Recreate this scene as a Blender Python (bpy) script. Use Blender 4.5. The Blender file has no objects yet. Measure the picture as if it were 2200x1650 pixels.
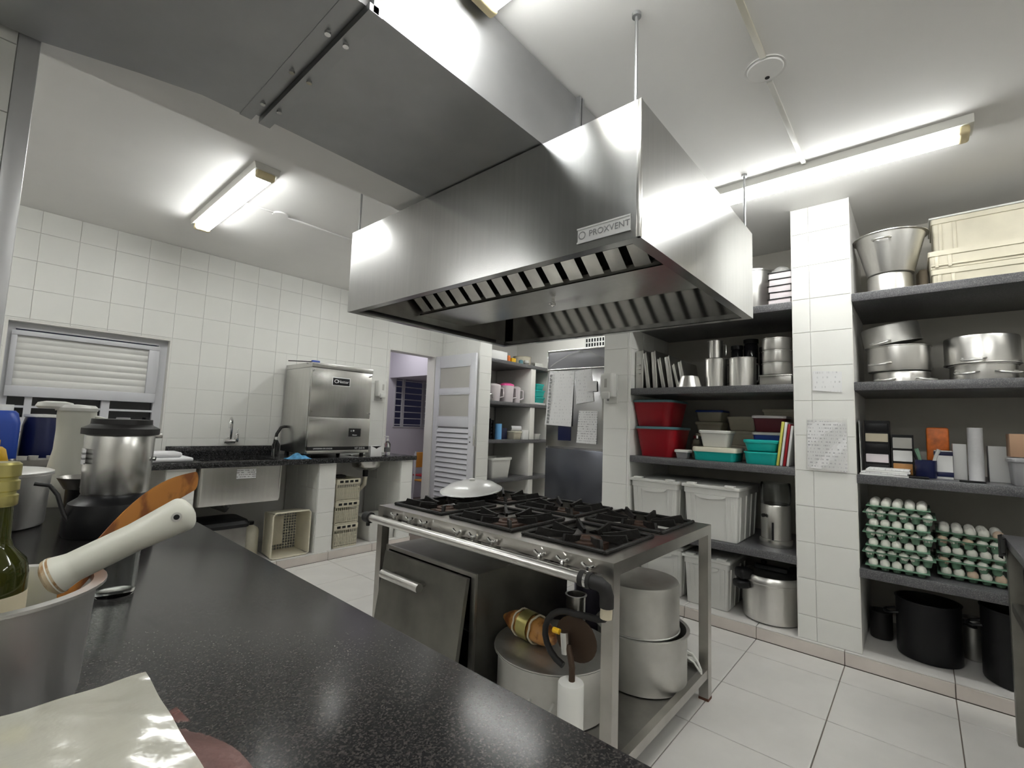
import bpy, bmesh, math, random
from mathutils import Vector, Matrix
random.seed(7)
R_ = math.radians
# ------------------------------------------------------------------ camera, world, exposure
scn = bpy.context.scene
col = scn.collection
cam_d = bpy.data.cameras.new('camera'); cam = bpy.data.objects.new('camera', cam_d); col.objects.link(cam)
cam_d.sensor_fit = 'HORIZONTAL'; cam_d.sensor_width = 36.0; cam_d.lens = 36.0*995.43/2200.0
cam_d.clip_start = 0.02; cam_d.clip_end = 60
CR = ((0.65862584, -0.75164085, 0.03532769), (-0.0900337, -0.03210655, 0.99542107), (-0.74706489, -0.65879071, -0.08881921))
cam.matrix_world = Matrix(((CR[0][0], CR[1][0], CR[2][0], 0.0), (CR[0][1], CR[1][1], CR[2][1], 0.0), (CR[0][2], CR[1][2], CR[2][2], 1.28), (0, 0, 0, 1)))
scn.camera = cam
world = bpy.data.worlds.new('night'); scn.world = world; world.use_nodes = True
world.node_tree.nodes['Background'].inputs[0].default_value = (0.006, 0.006, 0.012, 1)
world.node_tree.nodes['Background'].inputs[1].default_value = 1.0
vs = scn.view_settings
vs.view_transform = 'Standard'; vs.look = 'None'; vs.exposure = 0.62; vs.gamma = 1.0; vs.use_curve_mapping = False
TUBE_POWER = 21.0      # emission of the fluorescent tubes

# ------------------------------------------------------------------ materials
MATS = {}
def mat(name, color=(.8, .8, .8), rough=.5, metal=0.0, spec=.5, noise=None, bump=None, trans=0, ior=1.45, emis=None, alpha=None, aniso=0, arot=0, coat=0, sss=0, spots=None):
    """principled material; noise=(scale,amount,stretch) varies colour, bump=(scale,strength,stretch)"""
    m = bpy.data.materials.new(name); m.use_nodes = True; nt = m.node_tree; b = nt.nodes['Principled BSDF']
    c = (*color, 1)
    b.inputs['Base Color'].default_value = c; b.inputs['Roughness'].default_value = rough; b.inputs['Metallic'].default_value = metal
    b.inputs['IOR'].default_value = ior; b.inputs['Specular IOR Level'].default_value = spec
    b.inputs['Transmission Weight'].default_value = trans
    if coat: b.inputs['Coat Weight'].default_value = coat; b.inputs['Coat Roughness'].default_value = .08
    if alpha is not None: b.inputs['Alpha'].default_value = alpha
    if emis: b.inputs['Emission Color'].default_value = (*emis[0], 1); b.inputs['Emission Strength'].default_value = emis[1]
    if aniso:
        b.inputs['Anisotropic'].default_value = aniso; b.inputs['Anisotropic Rotation'].default_value = arot
        tg = nt.nodes.new('ShaderNodeTangent'); tg.direction_type = 'RADIAL'; tg.axis = 'Z'; nt.links.new(tg.outputs[0], b.inputs['Tangent'])
    tc = nt.nodes.new('ShaderNodeTexCoord')
    def tex(scale, stretch, det=4):
        mp = nt.nodes.new('ShaderNodeMapping'); mp.inputs['Scale'].default_value = stretch
        nt.links.new(tc.outputs['Object'], mp.inputs['Vector'])
        n = nt.nodes.new('ShaderNodeTexNoise'); n.inputs['Scale'].default_value = scale; n.inputs['Detail'].default_value = det
        nt.links.new(mp.outputs[0], n.inputs['Vector']); return n
    if noise:
        n = tex(noise[0], noise[2] if len(noise) > 2 else (1, 1, 1))
        r = nt.nodes.new('ShaderNodeValToRGB'); a = noise[1]
        r.color_ramp.elements[0].position = .3; r.color_ramp.elements[1].position = .7
        r.color_ramp.elements[0].color = (*[x*(1-a) for x in color], 1); r.color_ramp.elements[1].color = (*[min(1, x*(1+a)) for x in color], 1)
        nt.links.new(n.outputs['Fac'], r.inputs[0]); nt.links.new(r.outputs[0], b.inputs['Base Color'])
    if spots:   # (scale, threshold, colour): stains with a shape of their own
        n = tex(spots[0], (1, 1, 1), 6); r = nt.nodes.new('ShaderNodeValToRGB')
        r.color_ramp.elements[0].position = spots[1]; r.color_ramp.elements[1].position = min(1, spots[1]+.12)
        r.color_ramp.elements[0].color = c; r.color_ramp.elements[1].color = (*spots[2], 1)
        nt.links.new(n.outputs['Fac'], r.inputs[0]); nt.links.new(r.outputs[0], b.inputs['Base Color'])
    if bump:
        n = tex(bump[0], bump[2] if len(bump) > 2 else (1, 1, 1))
        bp = nt.nodes.new('ShaderNodeBump'); bp.inputs['Strength'].default_value = bump[1]; bp.inputs['Distance'].default_value = .01
        nt.links.new(n.outputs['Fac'], bp.inputs['Height']); nt.links.new(bp.outputs[0], b.inputs['Normal'])
    MATS[name] = m
    return m

def granite(name, dark, light, scale, rough, amount=.62, spec=.5):
    m = bpy.data.materials.new(name); m.use_nodes = True; nt = m.node_tree; b = nt.nodes['Principled BSDF']
    tc = nt.nodes.new('ShaderNodeTexCoord')
    v = nt.nodes.new('ShaderNodeTexVoronoi'); v.inputs['Scale'].default_value = scale; nt.links.new(tc.outputs['Object'], v.inputs['Vector'])
    n = nt.nodes.new('ShaderNodeTexNoise'); n.inputs['Scale'].default_value = scale*.8; n.inputs['Detail'].default_value = 6; nt.links.new(tc.outputs['Object'], n.inputs['Vector'])
    sep = nt.nodes.new('ShaderNodeSeparateColor'); nt.links.new(v.outputs['Color'], sep.inputs[0])
    mx = nt.nodes.new('ShaderNodeMath'); mx.operation = 'MULTIPLY'; nt.links.new(sep.outputs[0], mx.inputs[0]); nt.links.new(n.outputs['Fac'], mx.inputs[1])
    r = nt.nodes.new('ShaderNodeValToRGB'); e = r.color_ramp.elements
    e[0].position = .18; e[0].color = (*dark, 1); e[1].position = amount; e[1].color = (*light, 1)
    k = e.new(.38); k.color = (*[(a*.7+c*.3) for a, c in zip(dark, light)], 1)
    nt.links.new(mx.outputs[0], r.inputs[0]); nt.links.new(r.outputs[0], b.inputs['Base Color'])
    b.inputs['Roughness'].default_value = rough; b.inputs['Specular IOR Level'].default_value = spec
    MATS[name] = m; return m

def printed(name, paper, ink, lines, dens, axis='Z', cross='Y'):
    """white sheet with rows of small dark print (flat print)"""
    m = bpy.data.materials.new(name); m.use_nodes = True; nt = m.node_tree; b = nt.nodes['Principled BSDF']
    tc = nt.nodes.new('ShaderNodeTexCoord'); sp = nt.nodes.new('ShaderNodeSeparateXYZ'); nt.links.new(tc.outputs['Object'], sp.inputs[0])
    w = nt.nodes.new('ShaderNodeMath'); w.operation = 'MULTIPLY'; w.inputs[1].default_value = lines; nt.links.new(sp.outputs[axis], w.inputs[0])
    fr = nt.nodes.new('ShaderNodeMath'); fr.operation = 'FRACT'; nt.links.new(w.outputs[0], fr.inputs[0])
    lt = nt.nodes.new('ShaderNodeMath'); lt.operation = 'LESS_THAN'; lt.inputs[1].default_value = .38; nt.links.new(fr.outputs[0], lt.inputs[0])
    fl = nt.nodes.new('ShaderNodeMath'); fl.operation = 'FLOOR'; nt.links.new(w.outputs[0], fl.inputs[0])
    cb = nt.nodes.new('ShaderNodeCombineXYZ'); nt.links.new(sp.outputs[cross], cb.inputs[0]); nt.links.new(fl.outputs[0], cb.inputs[1])
    mp = nt.nodes.new('ShaderNodeMapping'); mp.inputs['Scale'].default_value = (140, 3.1, 1); nt.links.new(cb.outputs[0], mp.inputs[0])
    n = nt.nodes.new('ShaderNodeTexNoise'); n.inputs['Scale'].default_value = 1.0; n.inputs['Detail'].default_value = 1; nt.links.new(mp.outputs[0], n.inputs['Vector'])
    gt = nt.nodes.new('ShaderNodeMath'); gt.operation = 'GREATER_THAN'; gt.inputs[1].default_value = 1-dens; nt.links.new(n.outputs['Fac'], gt.inputs[0])
    mu = nt.nodes.new('ShaderNodeMath'); mu.operation = 'MULTIPLY'; nt.links.new(lt.outputs[0], mu.inputs[0]); nt.links.new(gt.outputs[0], mu.inputs[1])
    mix = nt.nodes.new('ShaderNodeMix'); mix.data_type = 'RGBA'; mix.inputs['A'].default_value = (*paper, 1); mix.inputs['B'].default_value = (*ink, 1)
    nt.links.new(mu.outputs[0], mix.inputs['Factor']); nt.links.new(mix.outputs['Result'], b.inputs['Base Color'])
    b.inputs['Roughness'].default_value = .45
    MATS[name] = m; return m

W3 = (1, 1, 1)
mat('ceiling_paint', (.86, .85, .825), .8, noise=(3, .015))
mat('wall_paint', (.76, .75, .71), .6, noise=(3, .02))
mat('grout', (.72, .71, .68), .8)
mat('floor_grout', (.17, .14, .12), .8)
mat('wall_tile', (.78, .78, .745), .42, spec=.35, noise=(2.5, .02), bump=(6, .02))
mat('floor_tile', (.64, .625, .60), .34, noise=(5, .05), bump=(5, .03))
mat('plinth_tile', (.64, .585, .54), .35, noise=(5, .06))
mat('annex_wall', (.56, .54, .58), .7)
mat('annex_floor', (.30, .25, .24), .5)
granite('granite_counter', (.012, .012, .013), (.10, .088, .08), 400, .19, .8, .26)
granite('granite_shelf', (.07, .07, .075), (.22, .215, .22), 330, .3)
granite('granite_sink', (.012, .012, .013), (.10, .10, .10), 200, .18)
mat('steel', (.60, .595, .57), .26, 1.0, aniso=.55, bump=(4, .03), noise=(40, .05, (1, 1, .05)))
mat('steel_hood', (.50, .50, .495), .22, 1.0, aniso=.65, arot=.25, bump=(1.3, .05), noise=(60, .04, (1, 1, .04)))
mat('steel_mirror', (.52, .515, .50), .12, 1.0, bump=(3, .03))
mat('steel_dark', (.36, .35, .33), .34, 1.0, noise=(8, .15))
mat('steel_stove', (.50, .485, .455), .30, 1.0, noise=(6, .12), bump=(7, .03))
mat('galvanised', (.44, .445, .45), .45, 1.0, noise=(5, .06), bump=(2, .05))
mat('chrome', (.75, .75, .74), .10, 1.0)
mat('aluminium', (.70, .69, .665), .30, 1.0, noise=(30, .05, (1, 1, .1)), bump=(5, .03))
mat('aluminium_worn', (.58, .575, .55), .46, 1.0, noise=(7, .12), bump=(6, .06))
mat('aluminium_light', (.80, .79, .775), .40, 1.0, noise=(20, .05, (1, 1, .1)), bump=(5, .03))
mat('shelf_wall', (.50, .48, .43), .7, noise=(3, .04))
mat('aluminium_paint', (.60, .60, .61), .35, .25)
mat('cast_iron', (.010, .009, .008), .5, .1, bump=(60, .25), spots=(18, .66, (.035, .018, .01)))
mat('burner_rust', (.085, .05, .036), .55, .5, noise=(30, .4))
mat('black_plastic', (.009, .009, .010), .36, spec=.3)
mat('black_rubber', (.014, .013, .013), .55)
mat('black_gap', (.006, .006, .006), .8)
mat('oven_enamel', (.17, .165, .145), .36, .75, noise=(4, .3))
mat('brown_rod', (.055, .033, .02), .5, .3)
mat('white_plastic', (.68, .68, .65), .35)
mat('white_metal', (.62, .625, .655), .28)
mat('white_rod_plastic', (.62, .62, .55), .38, sss=1, spots=(7, .66, (.55, .48, .33)))
mat('white_gloss', (.84, .84, .82), .2)
mat('pestle_end', (.52, .42, .28), .5, spots=(60, .5, (.34, .20, .09)))
mat('fridge_dark_reflection', (.10, .105, .125), .16, .7, bump=(2, .06))  # steel door coloured dark to stand in for the room it reflects
mat('cream_plastic', (.62, .59, .48), .42)
mat('old_plastic', (.60, .56, .44), .45, noise=(6, .08))
mat('grey_plastic', (.30, .30, .31), .4)
mat('red_plastic', (.30, .008, .015), .32)
mat('teal_plastic', (.01, .42, .38), .33)
mat('teal_lid', (.10, .22, .25), .35)
mat('blue_plastic', (.018, .055, .30), .35)
mat('navy_plastic', (.008, .012, .055), .3)
mat('sky_blue', (.16, .42, .75), .4)
mat('yellow_plastic', (.72, .42, .015), .4)
mat('lime_board', (.62, .60, .12), .45)
mat('pink_plastic', (.80, .09, .32), .3)
mat('pink_white', (.72, .66, .68), .35)
mat('maroon', (.10, .012, .02), .5)
mat('paper_white', (.74, .74, .73), .6)
mat('film', (.85, .85, .83), .1, alpha=.22)
mat('egg_white', (.82, .80, .74), .45, noise=(9, .05))
mat('egg_tan', (.62, .47, .36), .45)
mat('egg_tray_green', (.22, .38, .27), .25, trans=.35, ior=1.2)
mat('glass_clear', (.95, .97, .96), .03, trans=1.0, ior=1.35)
mat('frosted', (.44, .43, .40), .55, noise=(3, .04))
mat('bottle_glass', (.055, .06, .010), .05, trans=.5, ior=1.4)
mat('bottle_oil', (.022, .023, .004), .25)
mat('gold_cap', (.50, .45, .17), .28, .8)
mat('label_yellow', (.85, .80, .04), .5)
mat('label_cream', (.62, .56, .42), .55)
mat('wood_spoon', (.42, .17, .035), .45, noise=(14, .35, (1, 1, .25)), spots=(18, .47, (.19, .06, .015)))
mat('roast_brown', (.42, .20, .05), .38, spots=(16, .5, (.16, .05, .012)), bump=(30, .3))
mat('film_wrap', (.40, .39, .335), .17, bump=(22, .22), noise=(7, .16), coat=.6)
mat('film_red', (.20, .105, .095), .25, alpha=.75, bump=(20, .3))
mat('cardboard', (.34, .21, .13), .7)
mat('orange_pack', (.72, .17, .02), .4, noise=(20, .3))
mat('amber', (.36, .17, .05), .3)
mat('brown_bag', (.36, .30, .22), .7, bump=(20, .4))
mat('rust_foot', (.12, .05, .03), .7)
mat('panel_black', (.01, .01, .011), .3)
mat('ink_grey', (.13, .13, .13), .5)
mat('ink_white', (.85, .85, .85), .5)
mat('plate_silver', (.58, .58, .57), .3, .6)
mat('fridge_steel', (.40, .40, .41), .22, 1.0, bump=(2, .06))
mat('fridge_grey', (.27, .27, .29), .3, .2)
mat('cloth_blue', (.07, .24, .42), .8, noise=(25, .5))
mat('cloth_white', (.70, .70, .71), .9, bump=(30, .3))
mat('chair_red', (.42, .02, .03), .4)
mat('chair_orange', (.60, .27, .04), .5)
mat('purple_pan', (.16, .15, .21), .3, .6)
mat('dark_glass', (.02, .02, .026), .06, trans=.3)
mat('tube_light', (.9, .9, .9), .4, emis=((.985, 1.0, .99), TUBE_POWER))
mat('lamp_body', (.72, .71, .66), .4)
mat('socket_yellow', (.70, .60, .36), .45)
printed('print_sheet', (.76, .76, .76), (.36, .36, .37), 48, .46)
printed('print_faint', (.76, .76, .76), (.52, .52, .53), 34, .38)
printed('print_label', (.70, .70, .70), (.2, .2, .2), 60, .55, cross='X')

# ------------------------------------------------------------------ mesh builder
class MB:
    def __init__(s): s.v = []; s.f = []; s.sm = []
    def add(s, vs, fs, smooth=False, M=None):
        o = len(s.v)
        s.v += [tuple(M @ Vector(p)) if M else tuple(p) for p in vs]
        s.f += [tuple(i+o for i in f) for f in fs]; s.sm += [smooth]*len(fs); return s
    def box(s, x0, x1, y0, y1, z0, z1, M=None):
        vs = [(x, y, z) for z in (z0, z1) for y in (y0, y1) for x in (x0, x1)]
        return s.add(vs, [(0, 2, 3, 1), (4, 5, 7, 6), (0, 1, 5, 4), (2, 6, 7, 3), (0, 4, 6, 2), (1, 3, 7, 5)], False, M)
    def rbox(s, x0, x1, y0, y1, z0, z1, b=.004, seg=2, M=None):
        bm = bmesh.new(); bmesh.ops.create_cube(bm, size=1)
        for v in bm.verts: v.co = Vector(((x0+x1)/2+v.co.x*(x1-x0), (y0+y1)/2+v.co.y*(y1-y0), (z0+z1)/2+v.co.z*(z1-z0)))
        b = min(b, .49*min(x1-x0, y1-y0, z1-z0))
        bmesh.ops.bevel(bm, geom=bm.edges[:], offset=b, segments=seg, profile=.5, affect='EDGES')
        bm.verts.index_update()
        s.add([v.co[:] for v in bm.verts], [[v.index for v in f.verts] for f in bm.faces], True, M); bm.free(); return s
    def rings(s, rings, cap0=True, cap1=True, smooth=True, M=None, closed=False):
        n = len(rings[0]); vs = [p for r in rings for p in r]; fs = []
        m = len(rings); rr = range(m if closed else m-1)
        for i in rr:
            a = i*n; c = ((i+1) % m)*n
            for j in range(n):
                k = (j+1) % n; fs.append((a+j, a+k, c+k, c+j))
        s.add(vs, fs, smooth, M); o = len(s.v)-len(vs)
        if not closed:
            if cap0: s.f.append(tuple(o+j for j in reversed(range(n)))); s.sm.append(False)
            if cap1: s.f.append(tuple(o+(m-1)*n+j for j in range(n))); s.sm.append(False)
        return s
    def lathe(s, prof, n=36, c=(0, 0, 0), M=None, sx=1, sy=1):
        rs = [[(c[0]+sx*max(r, 1e-4)*math.cos(2*math.pi*j/n), c[1]+sy*max(r, 1e-4)*math.sin(2*math.pi*j/n), c[2]+z) for j in range(n)] for r, z in prof]
        return s.rings(rs, M=M)
    def loft(s, secs, n=5, c=(0, 0), M=None):
        """rounded-rectangle sections (w, d, radius, z)"""
        rs = []
        for w, d, r, z in secs:
            r = min(r, w/2-1e-4, d/2-1e-4); ring = []
            for q, (sx, sy) in enumerate(((1, 1), (-1, 1), (-1, -1), (1, -1))):
                for k in range(n+1):
                    a = math.pi/2*(q+k/n); ring.append((c[0]+sx*(w/2-r)+r*math.cos(a), c[1]+sy*(d/2-r)+r*math.sin(a), z))
            rs.append(ring)
        return s.rings(rs, M=M)
    def tube(s, pts, r, n=10, closed=False, M=None):
        P = [Vector(p) for p in pts]; rs = []; m = len(P); up = None
        rad = r if isinstance(r, (list, tuple)) else [r]*m
        for i in range(m):
            if closed: t = P[(i+1) % m]-P[i-1]
            else: t = P[min(i+1, m-1)]-P[max(i-1, 0)]
            t.normalize()
            if up is None:
                up = Vector((0, 0, 1)) if abs(t.z) < .9 else Vector((1, 0, 0))
            a = t.cross(up).normalized(); b = a.cross(t).normalized(); up = b
            rs.append([tuple(P[i]+rad[i]*(a*math.cos(2*math.pi*j/n)+b*math.sin(2*math.pi*j/n))) for j in range(n)])
        return s.rings(rs, closed=closed, M=M)
    def prism(s, poly, axis, a, b, M=None):
        """poly of 2-D points extruded along axis 'x','y','z' from a to b"""
        def p3(u, v, w): return {'x': (w, u, v), 'y': (u, w, v), 'z': (u, v, w)}[axis]
        n = len(poly); vs = [p3(u, v, a) for u, v in poly]+[p3(u, v, b) for u, v in poly]
        fs = [tuple(range(n)), tuple(range(2*n-1, n-1, -1))]+[(i, i+n, (i+1) % n+n, (i+1) % n) for i in range(n)]
        return s.add(vs, fs, False, M)
    def grid(s, fn, nu, nv, thick=.002, M=None, smooth=True):
        """sheet from fn(u,v) with thickness along its normal"""
        top = [[Vector(fn(i/nu, j/nv)) for j in range(nv+1)] for i in range(nu+1)]
        def nrm(i, j):
            a = top[min(i+1, nu)][j]-top[max(i-1, 0)][j]; b = top[i][min(j+1, nv)]-top[i][max(j-1, 0)]
            return a.cross(b).normalized()
        k = nv+1; N = (nu+1)*k
        vs = [tuple(top[i][j]) for i in range(nu+1) for j in range(k)]+[tuple(top[i][j]-nrm(i, j)*thick) for i in range(nu+1) for j in range(k)]
        fs = []
        for i in range(nu):
            for j in range(nv):
                a = i*k+j; fs.append((a, a+k, a+k+1, a+1)); fs.append((N+a, N+a+1, N+a+k+1, N+a+k))
        for j in range(nv): fs += [(j, j+1, N+j+1, N+j), (nu*k+j+1, nu*k+j, N+nu*k+j, N+nu*k+j+1)]
        for i in range(nu): fs += [((i+1)*k, i*k, N+i*k, N+(i+1)*k), (i*k+nv, (i+1)*k+nv, N+(i+1)*k+nv, N+i*k+nv)]
        return s.add(vs, fs, smooth, M)
    def mesh(s, name, m, off=(0, 0, 0)):
        me = bpy.data.meshes.new(name)
        me.from_pydata([(a-off[0], b-off[1], c-off[2]) for a, b, c in s.v], [], s.f)
        me.polygons.foreach_set('use_smooth', s.sm)
        bm = bmesh.new(); bm.from_mesh(me); bmesh.ops.recalc_face_normals(bm, faces=bm.faces[:]); bm.to_mesh(me); bm.free()
        me.set_sharp_from_angle(angle=R_(38))
        me.materials.append(MATS[m] if isinstance(m, str) else m); return me

def link(name, data, parent=None, loc=(0, 0, 0), rz=0.0):
    o = bpy.data.objects.new(name, data); col.objects.link(o); o.location = loc; o.rotation_euler = (0, 0, rz)
    if parent: o.parent = parent
    return o
def tag(o, label, cat, group=None, kind=None):
    o['label'] = label; o['category'] = cat
    if group: o['group'] = group
    if kind: o['kind'] = kind
    return o
def thing(name, label, cat, loc=(0, 0, 0), rz=0.0, group=None):
    return tag(link(name, None, None, loc, rz), label, cat, group)
def wpos(o):
    p = Vector((0, 0, 0))
    while o: p += o.location; o = o.parent
    return p
def part(name, mb, m, parent, world=False, label=None):
    """mesh child; world=True when the builder used room coordinates"""
    off = wpos(parent) if world else (0, 0, 0)
    o = link(name, mb.mesh(name, m, off), parent)
    if label: o['label'] = label
    return o
def solo(name, label, cat, mb, m, loc=(0, 0, 0), rz=0.0, group=None, world=False):
    return tag(link(name, mb.mesh(name, m, loc if world else (0, 0, 0)), None, loc, rz), label, cat, group)
def struct(name, mb, m, parent=None):
    o = link(name, mb.mesh(name, m), parent)
    if not parent: o['kind'] = 'structure'
    return o
def copy_tree(o, parent=None):
    c = o.copy(); col.objects.link(c); c.parent = parent
    for ch in list(o.children): copy_tree(ch, c)
    return c
def text_mesh(s, size, m, extrude=.0006, align='CENTER'):
    cu = bpy.data.curves.new('lettering', 'FONT'); cu.body = s; cu.size = size; cu.extrude = extrude; cu.align_x = align; cu.align_y = 'CENTER'
    o = bpy.data.objects.new('lettering', cu); col.objects.link(o)
    dg = bpy.context.evaluated_depsgraph_get()
    me = bpy.data.meshes.new_from_object(o.evaluated_get(dg)); bpy.data.objects.remove(o); bpy.data.curves.remove(cu)
    me.materials.clear(); me.materials.append(MATS[m]); return me
def lettering(s, size, m, parent, loc, rot, bold=0):
    o = link('lettering', text_mesh(s, size, m), parent, loc); o.rotation_euler = rot; return o

# tiles laid over a plane, each its own child object
def tiles(parent, axis, pos, u0, u1, v0, v1, su, sv, ou, ov, m, holes=(), thick=.006, gap=.003, sign=-1, name='tile'):
    """axis 'x'/'y'/'z' = plane normal; u,v the two other axes in order; sign = side the tiles stand proud of"""
    share = {}
    def emit(rects):
        ru0 = min(r[0] for r in rects); rv0 = min(r[2] for r in rects)
        key = tuple(round(x, 4) for r in rects for x in (r[0]-ru0, r[1]-ru0, r[2]-rv0, r[3]-rv0))
        if key not in share:
            b = MB()
            for a0, a1, c0, c1 in rects:
                a0, a1, c0, c1 = a0-ru0, a1-ru0, c0-rv0, c1-rv0; t = thick*sign; e = min(.0012, (a1-a0)*.3, (c1-c0)*.3)
                q = lambda u, v, w: {'x': (w, u, v), 'y': (u, w, v), 'z': (u, v, w)}[axis]
                vs_ = [q(a0, c0, 0), q(a1, c0, 0), q(a1, c1, 0), q(a0, c1, 0), q(a0, c0, t*.8), q(a1, c0, t*.8), q(a1, c1, t*.8), q(a0, c1, t*.8), q(a0+e, c0+e, t), q(a1-e, c0+e, t), q(a1-e, c1-e, t), q(a0+e, c1-e, t)]
                fs_ = [(8, 9, 10, 11)]+[(i, (i+1) % 4, (i+1) % 4+4, i+4) for i in range(4)]+[(i+4, (i+1) % 4+4, (i+1) % 4+8, i+8) for i in range(4)]
                b.add(vs_, fs_)
            share[key] = b.mesh(name, m)
        q = {'x': (pos, ru0, rv0), 'y': (ru0, pos, rv0), 'z': (ru0, rv0, pos)}[axis]
        link(name, share[key], parent, q)
    i0 = math.floor((u0-ou)/su)-1; i1 = math.ceil((u1-ou)/su)+1; j0 = math.floor((v0-ov)/sv)-1; j1 = math.ceil((v1-ov)/sv)+1
    for i in range(i0, i1):
        for j in range(j0, j1):
            a0, a1 = max(u0, ou+i*su+gap/2), min(u1, ou+(i+1)*su-gap/2); c0, c1 = max(v0, ov+j*sv+gap/2), min(v1, ov+(j+1)*sv-gap/2)
            if a1-a0 < .008 or c1-c0 < .008: continue
            rects = [(a0, a1, c0, c1)]
            for h in holes:
                new = []
                for r in rects:
                    if r[0] >= h[1] or r[1] <= h[0] or r[2] >= h[3] or r[3] <= h[2]: new.append(r); continue
                    if r[0] < h[0]: new.append((r[0], h[0], r[2], r[3]))
                    if r[1] > h[1]: new.append((h[1], r[1], r[2], r[3]))
                    if r[2] < h[2]: new.append((max(r[0], h[0]), min(r[1], h[1]), r[2], h[2]))
                    if r[3] > h[3]: new.append((max(r[0], h[0]), min(r[1], h[1]), h[3], r[3]))
                rects = new
            rects = [r for r in rects if r[1]-r[0] > .005 and r[3]-r[2] > .005]
            if rects: emit(rects)
# ------------------------------------------------------------------ the room
CZ = 2.733; WY = 4.815; SX = 3.333; BX = 4.07; EX = 5.55; PZ = .077; TS = .4535; WT = .2137
fl = struct('floor', MB().box(-1.6, EX+.1, -2.4, 7.6, -.12, -.006), 'floor_grout')
tiles(fl, 'z', -.006, .3, SX-.012, -.75, 4.09, TS, TS, 2.19-4*TS, .3612-3*TS, 'floor_tile', sign=1, gap=.0045)
tiles(fl, 'z', -.006, SX-.012, EX, 1.94, 4.09, TS, TS, 2.19-4*TS, .3612-3*TS, 'floor_tile', sign=1, gap=.0045)
ce = struct('ceiling', MB().box(-1.6, EX+.1, -2.4, WY+.15, CZ, CZ+.12), 'ceiling_paint')
# long tiled wall with the window and the doorway
WX0, WX1, WZ0, WZ1 = .051, 1.018, 1.093, 1.910
DX0, DX1, DZ = 3.181, 3.914, 2.165
wl = MB()
for a, b, c, d in ((-1.6, WX0, 0, CZ), (WX0, WX1, 0, WZ0), (WX0, WX1, WZ1, CZ), (WX1, DX0, 0, CZ), (DX0, DX1, DZ, CZ), (DX1, EX+.1, 0, CZ)):
    wl.box(a, b, WY, WY+.15, c, d)
wl = struct('wall_left', wl, 'grout')
tiles(wl, 'y', WY, -.05, 4.05, .90, CZ-.001, WT, WT, .163-WT, 0, 'wall_tile', holes=((WX0, WX1, WZ0, WZ1), (DX0, DX1, 0, DZ), (1.98, 2.62, .9, 1.78), (1.05, 1.9, .9, 1.0)), gap=.0018)
# reveals of window and doorway
rv = MB(); t = .012
rv.box(WX0-.001, WX0+t, WY-.004, WY+.15, WZ0, WZ1).box(WX1-t, WX1+.001, WY-.004, WY+.15, WZ0, WZ1).box(WX0+t, WX1-t, WY-.004, WY+.15, WZ1-t, WZ1).box(WX0+t, WX1-t, WY-.004, WY+.15, WZ0, WZ0+t)
struct('trim_1', rv, 'wall_paint')
dv = MB(); dv.box(DX0-.001, DX0+.02, WY-.006, WY+.15, 0, DZ).box(DX1-.02, DX1+.001, WY-.006, WY+.15, 0, DZ).box(DX0+.02, DX1-.02, WY-.006, WY+.15, DZ-.02, DZ+.001)
struct('trim_2', dv, 'wall_paint')
# wall behind the deep shelves, the corner recess, and the walls out of view
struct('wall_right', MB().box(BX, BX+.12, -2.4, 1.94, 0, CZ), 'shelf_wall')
struct('wall_far', MB().box(EX, EX+.12, 1.94, WY+.15, 0, CZ).box(BX+.12, EX, 1.86, 1.94, 0, CZ), 'wall_paint')
struct('wall_behind', MB().box(-1.6, BX+.12, -2.52, -2.4, 0, CZ), 'wall_paint')
struct('wall_near', MB().box(-1.72, -1.6, -2.4, WY+.15, 0, CZ), 'wall_paint')
# pillar between the shelf bays and the short wall left of them
pl = struct('wall_pillar', MB().box(3.357, BX, .284, .588, 0, CZ), 'grout')
tiles(pl, 'x', 3.357, .284, .588, PZ, CZ-.001, WT, WT, .494-2*WT, 0, 'wall_tile', gap=.0025)
struct('trim_3', MB().box(3.349, 3.363, .281, .286, PZ, CZ).box(3.349, 3.363, .586, .591, PZ, CZ), 'wall_paint')
st = struct('wall_stub', MB().box(SX+.004, BX, 1.705, 1.936, 0, CZ), 'grout')
tiles(st, 'x', SX+.004, 1.705, 1.936, PZ, CZ-.001, WT, WT, 1.936-2*WT, 0, 'wall_tile', gap=.0025)
tiles(st, 'y', 1.705, SX+.006, BX, PZ, CZ, WT, WT, SX, 0, 'wall_tile', gap=.0025)
# pillar and beam near the camera, at the left
nb = struct('wall_column', MB().box(-.62, .012, 1.98, 2.11, .9, CZ), 'grout')
tiles(nb, 'y', 1.98, -.62, -.03, .95, CZ-.001, WT, WT, -.03, 0, 'wall_tile', gap=.0025)
struct('trim_4', MB().rbox(-.03, .017, 1.972, 2.112, .9, 2.43, .004), 'aluminium_paint')
struct('ceiling_beam', MB().box(.012, BX+.1, 1.835, 2.11, 2.432, CZ), 'ceiling_paint')
# plinth under the shelves, and under the sink counter
p1 = struct('baseboard_right', MB().box(3.333, BX, -2.3, 1.94, -.006, PZ-.006), 'floor_grout')
tiles(p1, 'x', 3.333, -1.3, 1.94, 0, PZ-.008, TS, .2, .3612-4*TS, 0, 'plinth_tile', gap=.004, thick=.008)
tiles(p1, 'z', PZ-.006, 3.329, BX, -1.3, 1.70, .8, TS, 3.3, .3612-4*TS, 'floor_tile', sign=1, gap=.004, holes=((3.35, BX, .284, .588),))
p2 = struct('baseboard_left', MB().box(.3, 3.1, 4.10, WY, -.006, PZ-.006), 'floor_grout')
tiles(p2, 'y', 4.10, .3, 3.1, 0, PZ-.008, TS, .2, 2.19-5*TS, 0, 'plinth_tile', gap=.004, thick=.008)
tiles(p2, 'z', PZ-.006, .3, 3.1, 4.096, WY, TS, .8, 2.19-5*TS, 4.0, 'floor_tile', sign=1, gap=.004)
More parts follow.
